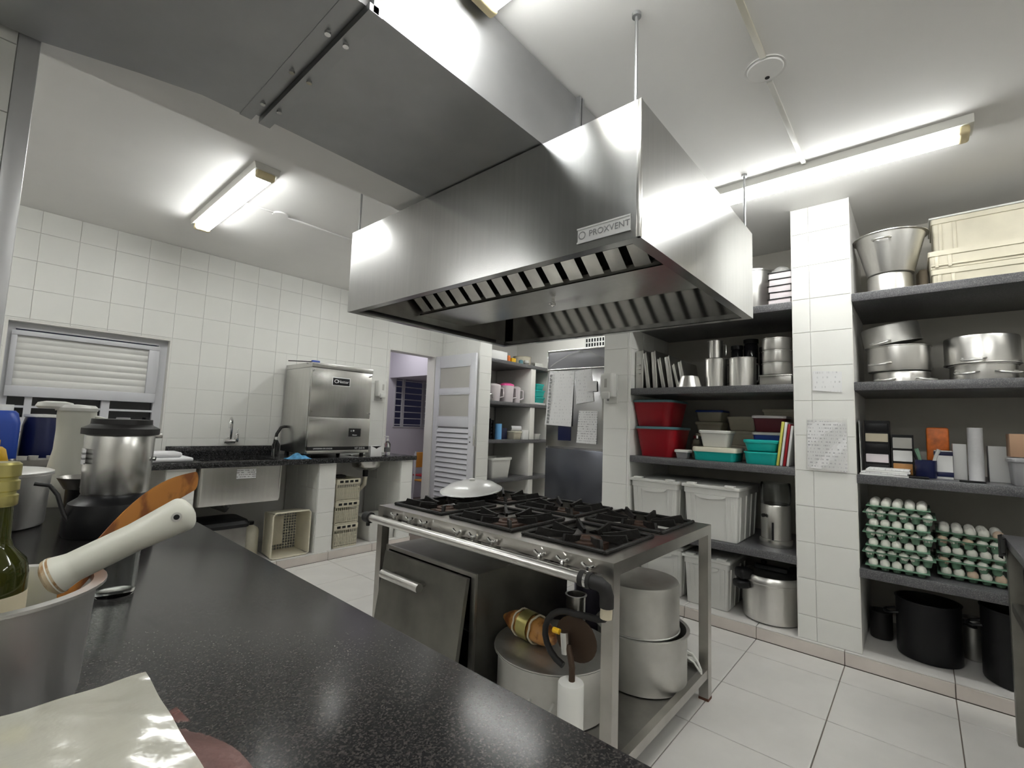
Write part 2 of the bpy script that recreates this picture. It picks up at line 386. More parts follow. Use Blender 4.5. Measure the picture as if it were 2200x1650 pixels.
# lobby beyond the doorway
ax = MB().box(2.9, 3.02, WY+.15, 6.62, 0, 2.733).box(5.62, 5.75, WY+.15, 6.62, 0, 2.733).box(2.9, 5.75, WY+.15, 6.62, 2.70, 2.80)
struct('wall_lobby', ax, 'annex_wall')
struct('ceiling_soffit', MB().box(4.35, 5.62, WY+.16, 6.60, 1.985, 2.70), 'annex_wall')
awx0, awx1, awz0, awz1 = 4.47, 5.55, 1.20, 2.15
struct('wall_lobby_end', MB().box(3.02, awx0, 6.5, 6.62, 0, 2.70).box(awx1, 5.62, 6.5, 6.62, 0, 2.70).box(awx0, awx1, 6.5, 6.62, 0, awz0).box(awx0, awx1, 6.5, 6.62, awz1, 2.70), 'annex_wall')
w2 = struct('window_2', MB().box(awx0, awx1, 6.49, 6.52, awz0-.02, awz0).box(awx0-.02, awx0, 6.49, 6.52, awz0-.02, awz1), 'aluminium_paint')
for k in range(9):
    part('slat', MB().box(awx0, awx1, 6.505, 6.53, awz0+.02+k*.105, awz0+.035+k*.105), 'aluminium_paint', w2)
for x in (4.60, 4.63, 5.02, 5.06, 5.40):
    part('mullion', MB().box(x, x+.022, 6.495, 6.52, awz0, awz1), 'aluminium_paint', w2)
# kitchen window
FY = WY+.07
w1 = struct('window_1', MB().box(WX0+.012, .104, FY, FY+.06, 1.11, WZ1-.012).box(.944, WX1-.012, FY, FY+.06, 1.11, WZ1-.012).box(.104, .944, FY, FY+.06, 1.862, WZ1-.012).box(.104, .944, FY, FY+.06, 1.11, 1.213), 'white_metal')
part('track', MB().box(.104, .944, FY-.012, FY+.002, 1.852, 1.864).box(.104, .944, FY-.006, FY+.002, 1.838, 1.843), 'aluminium_paint', w1)
part('sash_rail', MB().rbox(.085, .952, FY-.022, FY+.02, 1.362, 1.440, .004), 'white_metal', w1)
part('sash_rail', MB().rbox(.085, .952, FY-.022, FY+.02, 1.806, 1.838, .004), 'white_metal', w1)
part('sash_stile', MB().rbox(.085, .117, FY-.021, FY+.019, 1.440, 1.806, .004), 'white_metal', w1)
part('sash_stile', MB().rbox(.880, .952, FY-.021, FY+.019, 1.440, 1.806, .004), 'white_metal', w1)
for k in range(7):
    z = 1.440+k*.0523
    part('slat', MB().rings([[(xx, FY+.006-.006*math.sin(math.pi*q/6), z+.0520*q/6) for q in range(7)]+[(xx, FY+.016, z+.052), (xx, FY+.016, z)] for xx in (.117, .880)]), 'white_plastic', w1)
for x, w in ((.192, .039), (.614, .052)):
    part('mullion', MB().box(x, x+w, FY+.002, FY+.05, 1.213, 1.362), 'white_metal', w1)
part('glazing_bar', MB().box(.104, .944, FY+.008, FY+.03, 1.282, 1.298), 'white_metal', w1)
part('pane', MB().box(.104, .944, FY+.046, FY+.050, 1.213, 1.362), 'dark_glass', w1)
part('handle', MB().rbox(.905, .925, FY-.03, FY+.0, 1.13, 1.235, .003), 'black_plastic', w1)

# ------------------------------------------------------------------ shelving slabs (deep niche, both bays) and the corner rack
def slab(name, label, x0, x1, y0, y1, z1, t=.05, m='granite_shelf'):
    return solo(name, label, 'shelf', MB().rbox(x0, x1, y0, y1, z1-t, z1, .003), m, ((x0+x1)/2, (y0+y1)/2, z1-t), world=True)
LV = (.548, 1.070, 1.602, 2.130)
nm = ('lowest', 'second lowest', 'second highest', 'highest')
for k, z in enumerate(LV):
    slab('granite_shelf', f'grey granite shelf left of the tiled pillar, {nm[k]} of four', SX+.002, BX, .590, 1.698, z+(.012 if k == 1 else 0))
    slab('granite_shelf', f'grey granite shelf right of the tiled pillar, {nm[k]} of four', SX+.002, BX, -1.20, .282, z)
struct('wall_bay', MB().box(SX+.02, BX, -1.32, -1.2, 0, CZ), 'wall_paint')
# corner rack right of the open door
LV2 = (.585, 1.090, 1.588, 2.135)
for k, z in enumerate(LV2):
    slab('granite_shelf', f'grey granite shelf in the corner rack by the open door, {nm[k]} of four', 4.245, EX-.002, 4.10, WY-.012, z, .045)
rp = struct('wall_rack_end', MB().box(4.025, 4.240, 4.104, WY-.008, 0, CZ), 'grout')
tiles(rp, 'y', 4.104, 4.025, 4.240, .0, CZ-.001, WT, WT, 4.025, 0, 'wall_tile', gap=.002)
tiles(rp, 'x', 4.025, 4.104, WY-.008, 1.0, CZ-.001, WT, WT, 4.104, 0, 'wall_tile', gap=.002)
for z0, z1 in ((0, .538), (.587, 1.043), (1.092, 1.541), (1.590, 2.088)):
    solo('rack_divider', {0: 'white upright of the corner rack standing on the floor', .587: 'white upright of the corner rack below the cup shelf', 1.092: 'white upright of the corner rack beside the blue roll', 1.59: 'white upright of the corner rack beside the teal tubs'}[z0],
         'upright', MB().rbox(5.07, 5.17, 4.112, 4.78, z0, z1, .003), 'wall_paint', (5.12, 4.45, z0), world=True)

# ------------------------------------------------------------------ sink counter on the tiled wall
slab_o = thing('sink_counter', 'long black granite sink counter along the tiled wall', 'counter', (1.6, 4.4, .875))
TK = (1.15, 1.72, 4.16, 4.66)
cb = MB()
for a, b, c, d in ((-.9, TK[0], 4.09, 4.79), (TK[1], 2.50, 4.09, 4.79), (2.50, 3.125, 4.09, 4.20), (2.50, 3.125, 4.50, 4.79), (2.86, 3.125, 4.20, 4.50), (TK[0], TK[1], 4.09, TK[2]), (TK[0], TK[1], TK[3], 4.79)):
    cb.box(a, b, c, d, .878, .914)
part('worktop', cb, 'granite_sink', slab_o, True)
part('front_lip', MB().rbox(-.9, 3.127, 4.084, 4.10, .872, .919, .004), 'granite_sink', slab_o, True)
part('backsplash', MB().rbox(1.045, 1.97, 4.785, 4.806, .914, 1.0, .003), 'granite_sink', slab_o, True)
tk = thing('sink_tank', 'deep stainless steel sink tank hung under the granite counter', 'sink', (1.43, 4.4, .57))
part('basin', MB().loft([(.61, .53, .03, .575), (.62, .54, .03, .60), (.62, .54, .03, .877), (.57, .49, .02, .877), (.56, .48, .02, .60), (.54, .46, .02, .592)], c=(1.435, 4.395)), 'steel', tk, True)
part('label', MB().box(1.385, 1.53, 4.1225, 4.1245, .775, .850), 'print_label', tk, True, label='white printed sticker')
part('drain', MB().tube([(1.43, 4.40, .58), (1.43, 4.40, .52), (1.43, 4.46, .48), (1.43, 4.78, .47)], .022), 'grey_plastic', tk, True)
bs = thing('sink_bowl', 'small round stainless steel sink bowl under the counter end', 'sink', (2.68, 4.35, .76))
part('bowl', MB().lathe([(.01, .765), (.09, .77), (.135, .80), (.148, .85), (.150, .90), (.158, .917), (.140, .917), (.138, .85), (.08, .785), (.01, .78)], 40, (2.68, 4.35, 0)), 'steel', bs, True)
part('drain', MB().lathe([(.028, .70), (.03, .765)], 16, (2.68, 4.35, 0)), 'black_plastic', bs, True)
part('waste_pipe', MB().tube([(2.68, 4.35, .70), (2.68, 4.36, .62), (2.67, 4.45, .55), (2.64, 4.6, .50), (2.64, 4.78, .48)], .024), 'cream_plastic', bs, True)
for i, (x0, x1, lb) in enumerate(((.915, 1.100, 'white tiled leg wall of the sink counter, left of the steel tank'), (2.062, 2.225, 'white tiled leg wall of the sink counter, between tank and basket stack'), (2.950, 3.095, 'white tiled leg wall at the right end of the sink counter'))):
    o = tag(struct('counter_leg_wall', MB().box(x0+.004, x1-.004, 4.115, 4.78, PZ+.001, .877), 'grout'), lb, 'leg wall'); del o['kind']
    tiles(o, 'y', 4.115, x0, x1, PZ+.001, .877, x1-x0, WT, x0, 0, 'wall_tile', gap=.002)
    tiles(o, 'x', x0+.004, 4.117, 4.78, PZ+.001, .877, WT, WT, 4.117, 0, 'wall_tile', gap=.002)
# tap
fa = thing('tap', 'chrome gooseneck tap on the wall above the black backsplash', 'tap', (1.52, 4.80, 1.03))
part('spout', MB().tube([(1.52, 4.80, 1.045), (1.52, 4.77, 1.05), (1.52, 4.755, 1.09), (1.52, 4.752, 1.20)]+[(1.52-.022+.022*math.cos(a), 4.752-.045+.045*math.cos(a), 1.20+.055*math.sin(a)) for a in [k*math.pi/8 for k in range(1, 9)]]+[(1.476, 4.662, 1.165)], .011), 'chrome', fa, True)
part('valve', MB().tube([(1.47, 4.765, 1.045), (1.56, 4.765, 1.045)], .02, 14), 'chrome', fa, True)
part('lever', MB().rbox(1.556, 1.585, 4.745, 4.775, 1.035, 1.12, .008).rbox(1.568, 1.578, 4.755, 4.765, 1.10, 1.16, .004), 'chrome', fa, True)
part('flange', MB().tube([(1.52, 4.807, 1.045), (1.52, 4.795, 1.045)], .032, 18), 'chrome', fa, True)
# ------------------------------------------------------------------ ceiling lamps
def lamp(label, x, y0, y1, detail):
    L = thing('fluorescent_lamp', label, 'lamp', (x, (y0+y1)/2, CZ), 0, 'fluorescent ceiling lamps')
    part('housing', MB().prism([(x-.072, CZ-.001), (x-.064, CZ-.038), (x+.064, CZ-.038), (x+.072, CZ-.001)], 'y', y0, y1), 'lamp_body', L, True)
    for s in (-1, 1):
        part('tube', MB().tube([(x+s*.029, y0+.05, CZ-.060), (x+s*.029, y1-.05, CZ-.060)], .0155, 16), 'tube_light', L, True)
    for y in (y0, y1):
        q = 1 if y == y0 else -1
        part('socket', MB().rbox(x-.052, x+.052, min(y+q*.012, y+q*.052), max(y+q*.012, y+q*.052), CZ-.076, CZ-.030, .012, 3), 'socket_yellow', L, True)
    return L
lamp('fluorescent lamp hanging in front of the pots and the tiled pillar', 2.845, -.225, .985, 1)
lamp('fluorescent lamp on the ceiling above the window wall', .965, 2.80, 4.05, 1)
lamp('fluorescent lamp above the white side of the duct', .975, -.16, 1.075, 1)
lamp('fluorescent lamp on the ceiling behind the hood', 2.845, 2.80, 4.05, 1)
lamp('added unseen fluorescent lamp behind the camera near the rear wall', .975, -1.75, -.52, 1)  # unseen lamp added to lift the overall brightness
lamp('added unseen fluorescent lamp above the corner rack behind the hood', 4.72, 2.60, 3.85, 1)  # added out of sight to brighten the rack and fridge corner
lamp('added unseen fluorescent lamp on the ceiling left of the near pillar', -.90, 2.80, 4.05, 1)  # added out of view to light the dim left ceiling and wall
lamp('added unseen fluorescent lamp on the ceiling left of the camera', -.90, -.16, 1.075, 1)  # unseen, added for more light from the left
lamp('added unseen fluorescent lamp behind the camera near the table', 2.845, -1.75, -.52, 1)  # added out of view, continues the lamp spacing for more brightness

# ------------------------------------------------------------------ exhaust hood
HX0, HX1, HY0, HY1, HZ0, HZ1 = 1.361, 2.735, .668, 2.511, 1.909, 2.390
hd = thing('exhaust_hood', 'large brushed stainless steel island exhaust hood above the stove', 'hood', ((HX0+HX1)/2, (HY0+HY1)/2, HZ0))
e = .003
def panel(nm_, b, m='steel_hood', lab=None): return part(nm_, b, m, hd, True, lab)
panel('front_panel', MB().box(HX0, HX0+e, HY0, HY1, HZ0, HZ1))
panel('side_panel', MB().box(HX0+e, HX1-e, HY0, HY0+e, HZ0, HZ1))
panel('side_panel', MB().box(HX0+e, HX1-e, HY1-e, HY1, HZ0, HZ1))
panel('back_panel', MB().box(HX1-e, HX1, HY0, HY1, HZ0, HZ1), 'steel_mirror')
panel('top_panel', MB().box(HX0+e, HX1-e, HY0+e, HY1-e, HZ1-e, HZ1))
panel('corner_trim', MB().rbox(HX0-.003, HX0+.012, HY0-.003, HY0+.012, HZ0, HZ1, .002), 'steel')
lip = MB()
lip.box(HX0+e, HX0+.045, HY0+e, HY1-e, HZ0, HZ0+.004).box(HX1-.045, HX1-e, HY0+e, HY1-e, HZ0, HZ0+.004).box(HX0+.045, HX1-.045, HY0+e, HY0+.045, HZ0, HZ0+.004).box(HX0+.045, HX1-.045, HY1-.045, HY1-e, HZ0, HZ0+.004)
lip.box(HX0+.042, HX0+.045, HY0+.045, HY1-.045, HZ0, HZ0+.03).box(HX1-.045, HX1-.042, HY0+.045, HY1-.045, HZ0, HZ0+.03)
panel('grease_lip', lip)
GX0, GX1, GZ = 1.845, 2.255, 1.982
panel('grease_trough', MB().box(GX0, GX1, HY0+.05, HY1-.05, GZ, GZ+.004).box(GX0, GX0+.004, HY0+.05, HY1-.05, GZ, GZ+.03).box(GX1-.004, GX1, HY0+.05, HY1-.05, GZ, GZ+.03), 'steel')
# baffle filters leaning up from the trough to both long sides
nb_ = 15
for side in (-1, 1):
    gx = GX0 if side < 0 else GX1
    pitch = (HY1-HY0-.12)/nb_
    for k in range(nb_):
        y = HY0+.06+k*pitch
        b = MB()
        L_ = .46; a = R_(40)
        for (ya, yb, off) in ((y+.006, y+pitch*.72, 0),):
            x0, z0 = gx, GZ+.02; x1, z1 = gx+side*L_*math.cos(a), GZ+.02+L_*math.sin(a)
            nx, nz = side*math.sin(a)*.006, -math.cos(a)*.006
            v = [(x0, ya, z0), (x0, yb, z0), (x1, yb, z1), (x1, ya, z1)]
            w = [(p[0]+nx, p[1], p[2]+nz) for p in v]
            b.add(v+w, [(0, 1, 2, 3), (7, 6, 5, 4), (0, 4, 5, 1), (1, 5, 6, 2), (2, 6, 7, 3), (3, 7, 4, 0)])
            # folded edge
            v = [(x0, ya, z0), (x0, ya+.006, z0), (x1, ya+.006, z1), (x1, ya, z1)]; w = [(p[0]-nx*4, p[1], p[2]-nz*4) for p in v]
            b.add(v+w, [(0, 1, 2, 3), (7, 6, 5, 4), (0, 4, 5, 1), (1, 5, 6, 2), (2, 6, 7, 3), (3, 7, 4, 0)])
        panel('baffle', b, 'steel')
    x0, z0 = gx-side*.02, GZ+.06; x1, z1 = x0+side*.46*math.cos(R_(40)), z0+.46*math.sin(R_(40))
    v = [(x0, HY0+.05, z0), (x0, HY1-.05, z0), (x1, HY1-.05, z1), (x1, HY0+.05, z1)]
    panel('filter_back', MB().add(v+[(p[0], p[1], p[2]+.01) for p in v], [(0, 1, 2, 3), (7, 6, 5, 4), (0, 4, 5, 1), (1, 5, 6, 2), (2, 6, 7, 3), (3, 7, 4, 0)]), 'black_gap')
panel('end_plate', MB().box(HX0+.05, HX1-.05, HY1-.052, HY1-.049, HZ0+.03, HZ1-.02), 'steel_dark')
panel('end_plate', MB().box(HX0+.05, HX1-.05, HY0+.049, HY0+.052, HZ0+.03, HZ1-.02), 'steel_dark')
panel('drain_valve', MB().lathe([(.006, 0), (.014, .004), (.014, .02), (.007, .025), (.007, .042)], 14, (2.02, 1.50, GZ-.042)).rbox(1.985, 2.03, 1.494, 1.506, GZ-.036, GZ-.028, .003), 'chrome')
pt = panel('name_plate', MB().box(HX0-.004, HX0, HY0+.033, HY0+.238, HZ0+.030, HZ0+.083).box(HX0-.0055, HX0-.004, HY0+.030, HY0+.241, HZ0+.079, HZ0+.085).box(HX0-.0055, HX0-.004, HY0+.030, HY0+.241, HZ0+.028, HZ0+.034), 'plate_silver', 'silver plate with the maker name')
hp = Vector(hd.location)
lettering('PROXVENT', .031, 'ink_grey', pt, Vector((HX0-.0046, HY0+.112, HZ0+.056))-hp, (R_(90), 0, R_(-90)))
part('emblem', MB().rings([[(HX0-.0048, HY0+.219+r*math.cos(2*math.pi*j/20), HZ0+.056+r*math.sin(2*math.pi*j/20)) for j in range(20)] for r in (.015, .011)], False, False), 'ink_grey', pt, False).location = (0, 0, 0)
em = [o for o in pt.children if o.name.startswith('emblem')][0]; em.location = -hp
for i, (x, y, lab) in enumerate(((1.385, .70, 0), (2.71, .70, 0), (1.385, 2.48, 0), (2.71, 2.48, 0))):
    panel('hanger_rod', MB().tube([(x, y, HZ1-.001), (x, y, CZ-.012)], .006, 8).lathe([(.016, CZ-.014), (.016, CZ-.001)], 12, (x, y, 0)), 'galvanised')

# duct above the hood
DY0, DY1, DB, DT = 1.09, 1.818, 2.396, 2.722
du = thing('exhaust_duct', 'galvanised sheet metal exhaust duct running from the hood to the left', 'duct', (.4, (DY0+DY1)/2, DB))
def duct(nm_, x0, x1, zb):
    b = MB()
    b.add([(x0, DY0, zb), (x1, DY0, DB), (x1, DY1, DB), (x0, DY1, zb), (x0, DY0, DT), (x1, DY0, DT), (x1, DY1, DT), (x0, DY1, DT)],
          [(0, 1, 2, 3), (7, 6, 5, 4), (0, 4, 5, 1), (1, 5, 6, 2), (2, 6, 7, 3), (3, 7, 4, 0)])
    part(nm_, b, 'galvanised', du, True)
duct('duct_section', -1.58, .558, 2.385); duct('duct_section', .562, 1.60, DB); duct('duct_section', 1.604, 2.45, DB)
part('bottom_plate', MB().prism([(-1.58, DY0), (.558, DY0), (.558, DY1), (.40, DY1+.002), (.235, 1.865), (.013, 1.943), (-.35, 1.96), (-1.58, 1.96)], 'z', 2.374, 2.384), 'galvanised', du, True)
for x in (.53, .595, 1.592, 1.612):
    w = .012 if x > 1 else .016
    z0 = DB-.022 if x < 1 else DB+.002
    fb = MB().box(x, x+w, DY0-.022, DY0, z0, DT).box(x, x+w, DY1, DY1+.006, z0, DT)
    if x < 1: fb.box(x-.012, x+w+.012, DY0-.022, DY1+.006, z0-.002, z0+.02)
    part('flange', fb, 'galvanised', du, True)
for y in (1.22, 1.45, 1.68):
    for x in (.545, .600):
        part('bolt', MB().lathe([(.009, 0), (.009, .008), (.004, .014)], 8, (x, y, DB-.038)), 'chrome', du, True)
# ceiling rose with conduit
cj = thing('ceiling_rose', 'round white ceiling box with an open hole, between two conduits', 'ceiling box', (1.93, .418, CZ))
part('cover', MB().lathe([(.062, CZ-.012), (.066, CZ-.006), (.066, CZ-.0005)], 36, (1.93, .418, 0)), 'ceiling_paint', cj, True)
part('hole', MB().lathe([(.009, CZ-.0135), (.009, CZ-.011)], 12, (2.0-.025, .420, 0)), 'black_gap', cj, True)
part('ring', MB().lathe([(.067, CZ-.004), (.075, CZ-.008), (.072, CZ-.0005)], 36, (1.93, .418, 0)), 'ceiling_paint', cj, True)
solo('ceiling_conduit', 'white cable conduit on the ceiling leading to the right lamp', 'conduit', MB().rbox(2.01, 2.775, .409, .431, CZ-.012, CZ-.0005, .003), 'lamp_body', (2.4, .42, CZ-.012), world=True)
solo('ceiling_conduit', 'cream cable conduit on the ceiling above the hood corner', 'conduit', MB().rbox(.5, 1.86, .398, .42, CZ-.012, CZ-.0005, .003), 'cream_plastic', (1.2, .409, CZ-.012), world=True)
solo('ceiling_rose', 'small round ceiling cover beside the left lamp', 'ceiling box', MB().lathe([(.05, CZ-.010), (.054, CZ-.005), (.054, CZ-.0005)], 30, (1.285, 3.41, 0)), 'ceiling_paint', (1.285, 3.41, CZ-.01), world=True)
solo('ceiling_conduit', 'thin conduit on the ceiling joining the left lamp and a round cover', 'conduit', MB().rbox(1.045, 1.235, 3.40, 3.42, CZ-.010, CZ-.0005, .003).rbox(1.336, 2.77, 3.40, 3.42, CZ-.010, CZ-.0005, .003), 'ceiling_paint', (1.1, 3.41, CZ-.01), world=True)

# ------------------------------------------------------------------ door leaf (open, square to the wall)
dr = link('door_1', None, None, (3.935, 4.80, 0)); dr['kind'] = 'structure'; dr['label'] = 'open white metal door with two frosted panes and louvres'
dx0, dx1 = 3.900, 3.935; ya, yb = 4.040, 4.800
def dp(n, b, m='white_metal'): return part(n, b, m, dr, True)
dp('stile', MB().rbox(dx0, dx1, ya, ya+.085, .02, 2.150, .004)); dp('stile', MB().rbox(dx0, dx1, yb-.085, yb, .02, 2.150, .004))
for z0, z1 in ((2.005, 2.150), (1.655, 1.712), (1.235, 1.355), (.02, .12)):
    dp('rail', MB().rbox(dx0+.001, dx1-.001, ya+.085, yb-.085, z0, z1, .004))
for z0, z1 in ((1.712, 2.005), (1.355, 1.655)):
    dp('pane', MB().box(dx0+.012, dx0+.018, ya+.085, yb-.085, z0, z1), 'frosted')
    dp('glazing_bead', MB().box(dx0+.002, dx0+.012, ya+.083, ya+.098, z0, z1).box(dx0+.002, dx0+.012, yb-.098, yb-.083, z0, z1).box(dx0+.002, dx0+.012, ya+.085, yb-.085, z0, z0+.014).box(dx0+.002, dx0+.012, ya+.085, yb-.085, z1-.014, z1))
z = 1.215
while z > .14:
    dp('louvre', MB().prism([(dx0+.002, z-.052), (dx0+.022, z-.012), (dx0+.022, z), (dx0+.016, z), (dx0-.002, z-.047)], 'y', ya+.085, yb-.085)); z -= .0625
dp('louvre_back', MB().box(dx0+.024, dx0+.027, ya+.085, yb-.085, .12, 1.235), 'grey_plastic')
dp('lock_plate', MB().rbox(dx0+.006, dx1-.006, ya-.003, ya, 1.02, 1.26, .001), 'chrome')
dp('keyhole', MB().tube([(dx0-.006, ya+.045, 1.12), (dx0+.001, ya+.045, 1.12)], .012, 12), 'chrome')
dp('keyhole', MB().tube([(dx0-.004, ya+.045, 1.06), (dx0+.001, ya+.045, 1.06)], .008, 10), 'black_plastic')
for z in (.3, 1.1, 1.9): dp('hinge', MB().tube([(dx1+.004, yb+.004, z), (dx1+.004, yb+.004, z+.09)], .007, 8), 'galvanised')

# ------------------------------------------------------------------ upright fridge in the corner
fg = thing('upright_fridge', 'tall stainless steel upright fridge covered with printed sheets', 'fridge', (3.86, 2.33, 0))
FX = 3.50; fy0, fy1 = 1.965, 2.645
part('body', MB().rbox(FX+.03, 4.20, fy0, fy1, .10, 1.985, .006), 'fridge_steel', fg, True)
part('base', MB().box(FX+.06, 4.18, fy0+.02, fy1-.02, .0, .10), 'black_plastic', fg, True)
tp = part('top_panel', MB().rbox(FX, FX+.03, fy0, fy1, 1.815, 1.990, .004), 'fridge_grey', fg, True, 'grey upper panel with a loose cable')
part('top_trim', MB().rbox(FX-.006, FX+.006, fy0, fy1, 1.980, 1.994, .003).rbox(FX-.006, FX+.006, fy0, fy1, 1.806, 1.818, .003).rbox(FX-.006, FX+.006, fy1-.012, fy1, 1.81, 1.994, .003), 'chrome', fg, True)
part('loose_cable', MB().tube([(FX-.008, 2.60, 1.845), (FX-.010, 2.50, 1.895), (FX-.012, 2.38, 1.945), (FX-.014, 2.27, 1.965), (FX-.012, 2.18, 1.955), (FX-.010, 2.08, 1.905), (FX-.008, 1.98, 1.868)], .006, 8).lathe([(.016, -.012), (.02, 0), (.016, .012)], 12, (FX-.012, 2.265, 1.966)), 'film', fg, True)
for z0, z1 in ((.12, 1.085), (1.10, 1.805)):
    d = part('door', MB().rbox(FX, FX+.028, fy0+.004, fy1-.004, z0, z1, .006), 'fridge_steel' if z0 > 1 else 'fridge_dark_reflection', fg, True)
    part('handle', MB().tube([(FX, fy0+.05, z0+.25), (FX-.035, fy0+.05, z0+.25), (FX-.035, fy0+.05, z0+.55), (FX, fy0+.05, z0+.55)], .009), 'steel_dark', d, False).location = -Vector(fg.location)
    part('logo_plate', MB().rbox(FX-.004, FX, 2.36, 2.50, z0+.06, z0+.26, .002), 'navy_plastic', fg, True)
def sheet(label, axis_x, pts, m, bend=.006, cat='paper'):
    """loose sheet hanging on a face of constant x; pts = four (y, z) corners from top-left clockwise"""
    (a, b, c, d) = pts
    def fn(u, v):
        y = (a[0]*(1-u)+b[0]*u)*(1-v)+(d[0]*(1-u)+c[0]*u)*v; z = (a[1]*(1-u)+b[1]*u)*(1-v)+(d[1]*(1-u)+c[1]*u)*v
        return (axis_x-.002-bend*v*v-.002*math.sin(3*u+4*v)**2, y, z)
    cx = sum(p[0] for p in pts)/4; cz = min(p[1] for p in pts)
    return solo('paper_sheet', label, cat, MB().grid(fn, 6, 8, .0006), m, (axis_x-.004, cx, cz), world=True)
s1 = sheet('long white menu sheet with a column of bold letters on the fridge', FX, [(2.615, 1.804), (2.335, 1.789), (2.350, 1.286), (2.645, 1.299)], 'print_faint', .012)
for k in range(14):   # bold capitals down the left edge of the sheet: illegible in the photograph, so short marks
    z = 1.765-k*.033; y = 2.598+.002*k
    b = MB(); random.seed(k)
    for q in range(3):
        w = random.uniform(.016, .032); zz = z-q*.009
        b.box(FX-.019, FX-.0185, y-w, y, zz-.006, zz)
    part('print_mark', b, 'ink_grey', s1, True)
sheet('crooked white notice pinned to the fridge beside the menu sheet', FX, [(2.328, 1.785), (2.160, 1.803), (2.125, 1.514), (2.305, 1.490)], 'print_faint', .006)
sheet('small blank white card overlapping the crooked notice on the fridge', FX-.010, [(2.19, 1.690), (2.095, 1.690), (2.092, 1.60), (2.19, 1.60)], 'paper_white', .003)
sheet('white timetable sheet low on the fridge door', FX, [(2.278, 1.432), (2.088, 1.429), (2.092, 1.142), (2.296, 1.147)], 'print_sheet', .004)
# vent grille above the fridge, on the far wall
vg = thing('vent_grille', 'white vent grille with rows of square holes high on the far wall', 'vent', (EX, 3.36, 2.40))
part('frame', MB().rbox(EX-.012, EX, 3.20, 3.54, 2.395, 2.56, .003), 'white_plastic', vg, True)
for i in range(7):
    for j in range(2):
        y = 3.225+i*.044; z = 2.42+j*.065
        part('hole', MB().box(EX-.0135, EX-.0115, y, y+.026, z, z+.048), 'black_gap', vg, True)

# soap dispensers and sheets on the walls
def dispenser(label, loc, rz):
    d = thing('soap_dispenser', label, 'dispenser', loc, rz)
    part('back_plate', MB().rbox(-.055, .055, -.012, 0, 0, .235, .006), 'white_plastic', d)
    part('cover', MB().loft([(.112, .075, .02, .05), (.115, .09, .025, .10), (.115, .09, .025, .21), (.105, .075, .02, .232)], c=(0, -.055)), 'white_plastic', d)
    part('push_bar', MB().rbox(-.035, .035, -.112, -.085, .03, .085, .008), 'white_plastic', d)
    part('nozzle', MB().lathe([(.008, .015), (.01, .05)], 12, (0, -.06, 0)), 'grey_plastic', d)
    part('window', MB().rbox(-.012, .012, -.102, -.099, .12, .19, .002), 'frosted', d)
    return d
dispenser('white soap dispenser on the tiled wall right of the steel dishwasher', (3.065, WY-.007, 1.515), 0)
dispenser('white soap dispenser on the short wall beside the fridge', (SX-.003, 1.86, 1.485), R_(-90))
solo('wall_hook', 'small grey wall plug above the soap dispenser by the door', 'hook', MB().tube([(3.125, WY-.018, 1.745), (3.125, WY-.005, 1.745)], .012, 12), 'grey_plastic', (3.125, WY-.012, 1.745), world=True)
sheet('pale printed sheet taped high on the tiled pillar', 3.3505, [(.487, 1.680), (.340, 1.668), (.340, 1.543), (.487, 1.558)], 'print_faint', .002)
ps = sheet('white notice in a plastic sleeve taped on the tiled pillar', 3.3505, [(.520, 1.375), (.326, 1.365), (.323, 1.076), (.522, 1.090)], 'print_sheet', .008)
part('sleeve', MB().grid(lambda u, v: (3.3475-.010*v*v, .524-.204*u, 1.382-.308*v+.006*u*(1-v)), 6, 8, .0004), 'film', ps, True)

# ------------------------------------------------------------------ dishwasher on the sink counter
dw = thing('dishwasher', 'stainless steel hood dishwasher standing on the black granite counter', 'dishwasher', (2.285, 4.48, .914))
wx0, wx1, wy0, wy1, wz0, wz1 = 1.970, 2.600, 4.20, 4.76, .952, 1.800
def wp(n, b, m='steel', lab=None): return part(n, b, m, dw, True, lab)
wp('body', MB().rbox(wx0, wx1, wy0+.03, wy1, wz0, wz1-.004, .004), 'steel_dark')
wp('hood_top', MB().rbox(wx0-.004, wx1+.004, wy0-.004, wy1, wz1-.045, wz1, .004))
wp('side_cover', MB().rbox(wx0-.004, wx0+.002, wy0+.02, wy1-.005, wz0, wz1-.047, .002)); wp('side_cover', MB().rbox(wx1-.002, wx1+.004, wy0+.02, wy1-.005, wz0, wz1-.047, .002))
wdo = wp('door', MB().rbox(wx0+.002, wx1-.002, wy0+.004, wy0+.028, 1.300, wz1-.047, .003))
wp('front_panel', MB().rbox(wx0, wx1, wy0-.006, wy0+.028, 1.018, 1.294, .003))
wp('brand_strip', MB().box(wx0+.004, wx1-.004, wy0-.007, wy0-.002, .985, 1.018), 'panel_black', 'black strip with the model name')
wp('base_rail', MB().rbox(wx0, wx1, wy0-.008, wy0+.028, wz0, .985, .003))
bp_ = wp('badge', MB().rbox(2.178, 2.352, wy0-.001, wy0+.005, 1.605, 1.675, .003), 'panel_black', 'black maker badge')
wp('badge_border', MB().rbox(2.172, 2.358, wy0+.001, wy0+.0045, 1.599, 1.681, .003), 'ink_white')
wo = -Vector(dw.location)
lettering('Netter', .040, 'ink_white', bp_, Vector((2.285, wy0-.002, 1.640))+wo, (R_(90), 0, 0))
part('emblem', MB().rings([[(2.213+r*math.cos(2*math.pi*j/20), wy0-.0022, 1.642+r*.8*math.sin(2*math.pi*j/20)) for j in range(20)] for r in (.022, .015)], False, False), 'ink_white', bp_).location = wo
cp = wp('control_panel', MB().rbox(2.372, 2.500, wy0-.010, wy0-.004, 1.115, 1.195, .002), 'panel_black', 'black control panel')
part('button', MB().tube([(2.395, wy0-.013, 1.170), (2.395, wy0-.009, 1.170)], .008, 12), 'grey_plastic', cp).location = wo
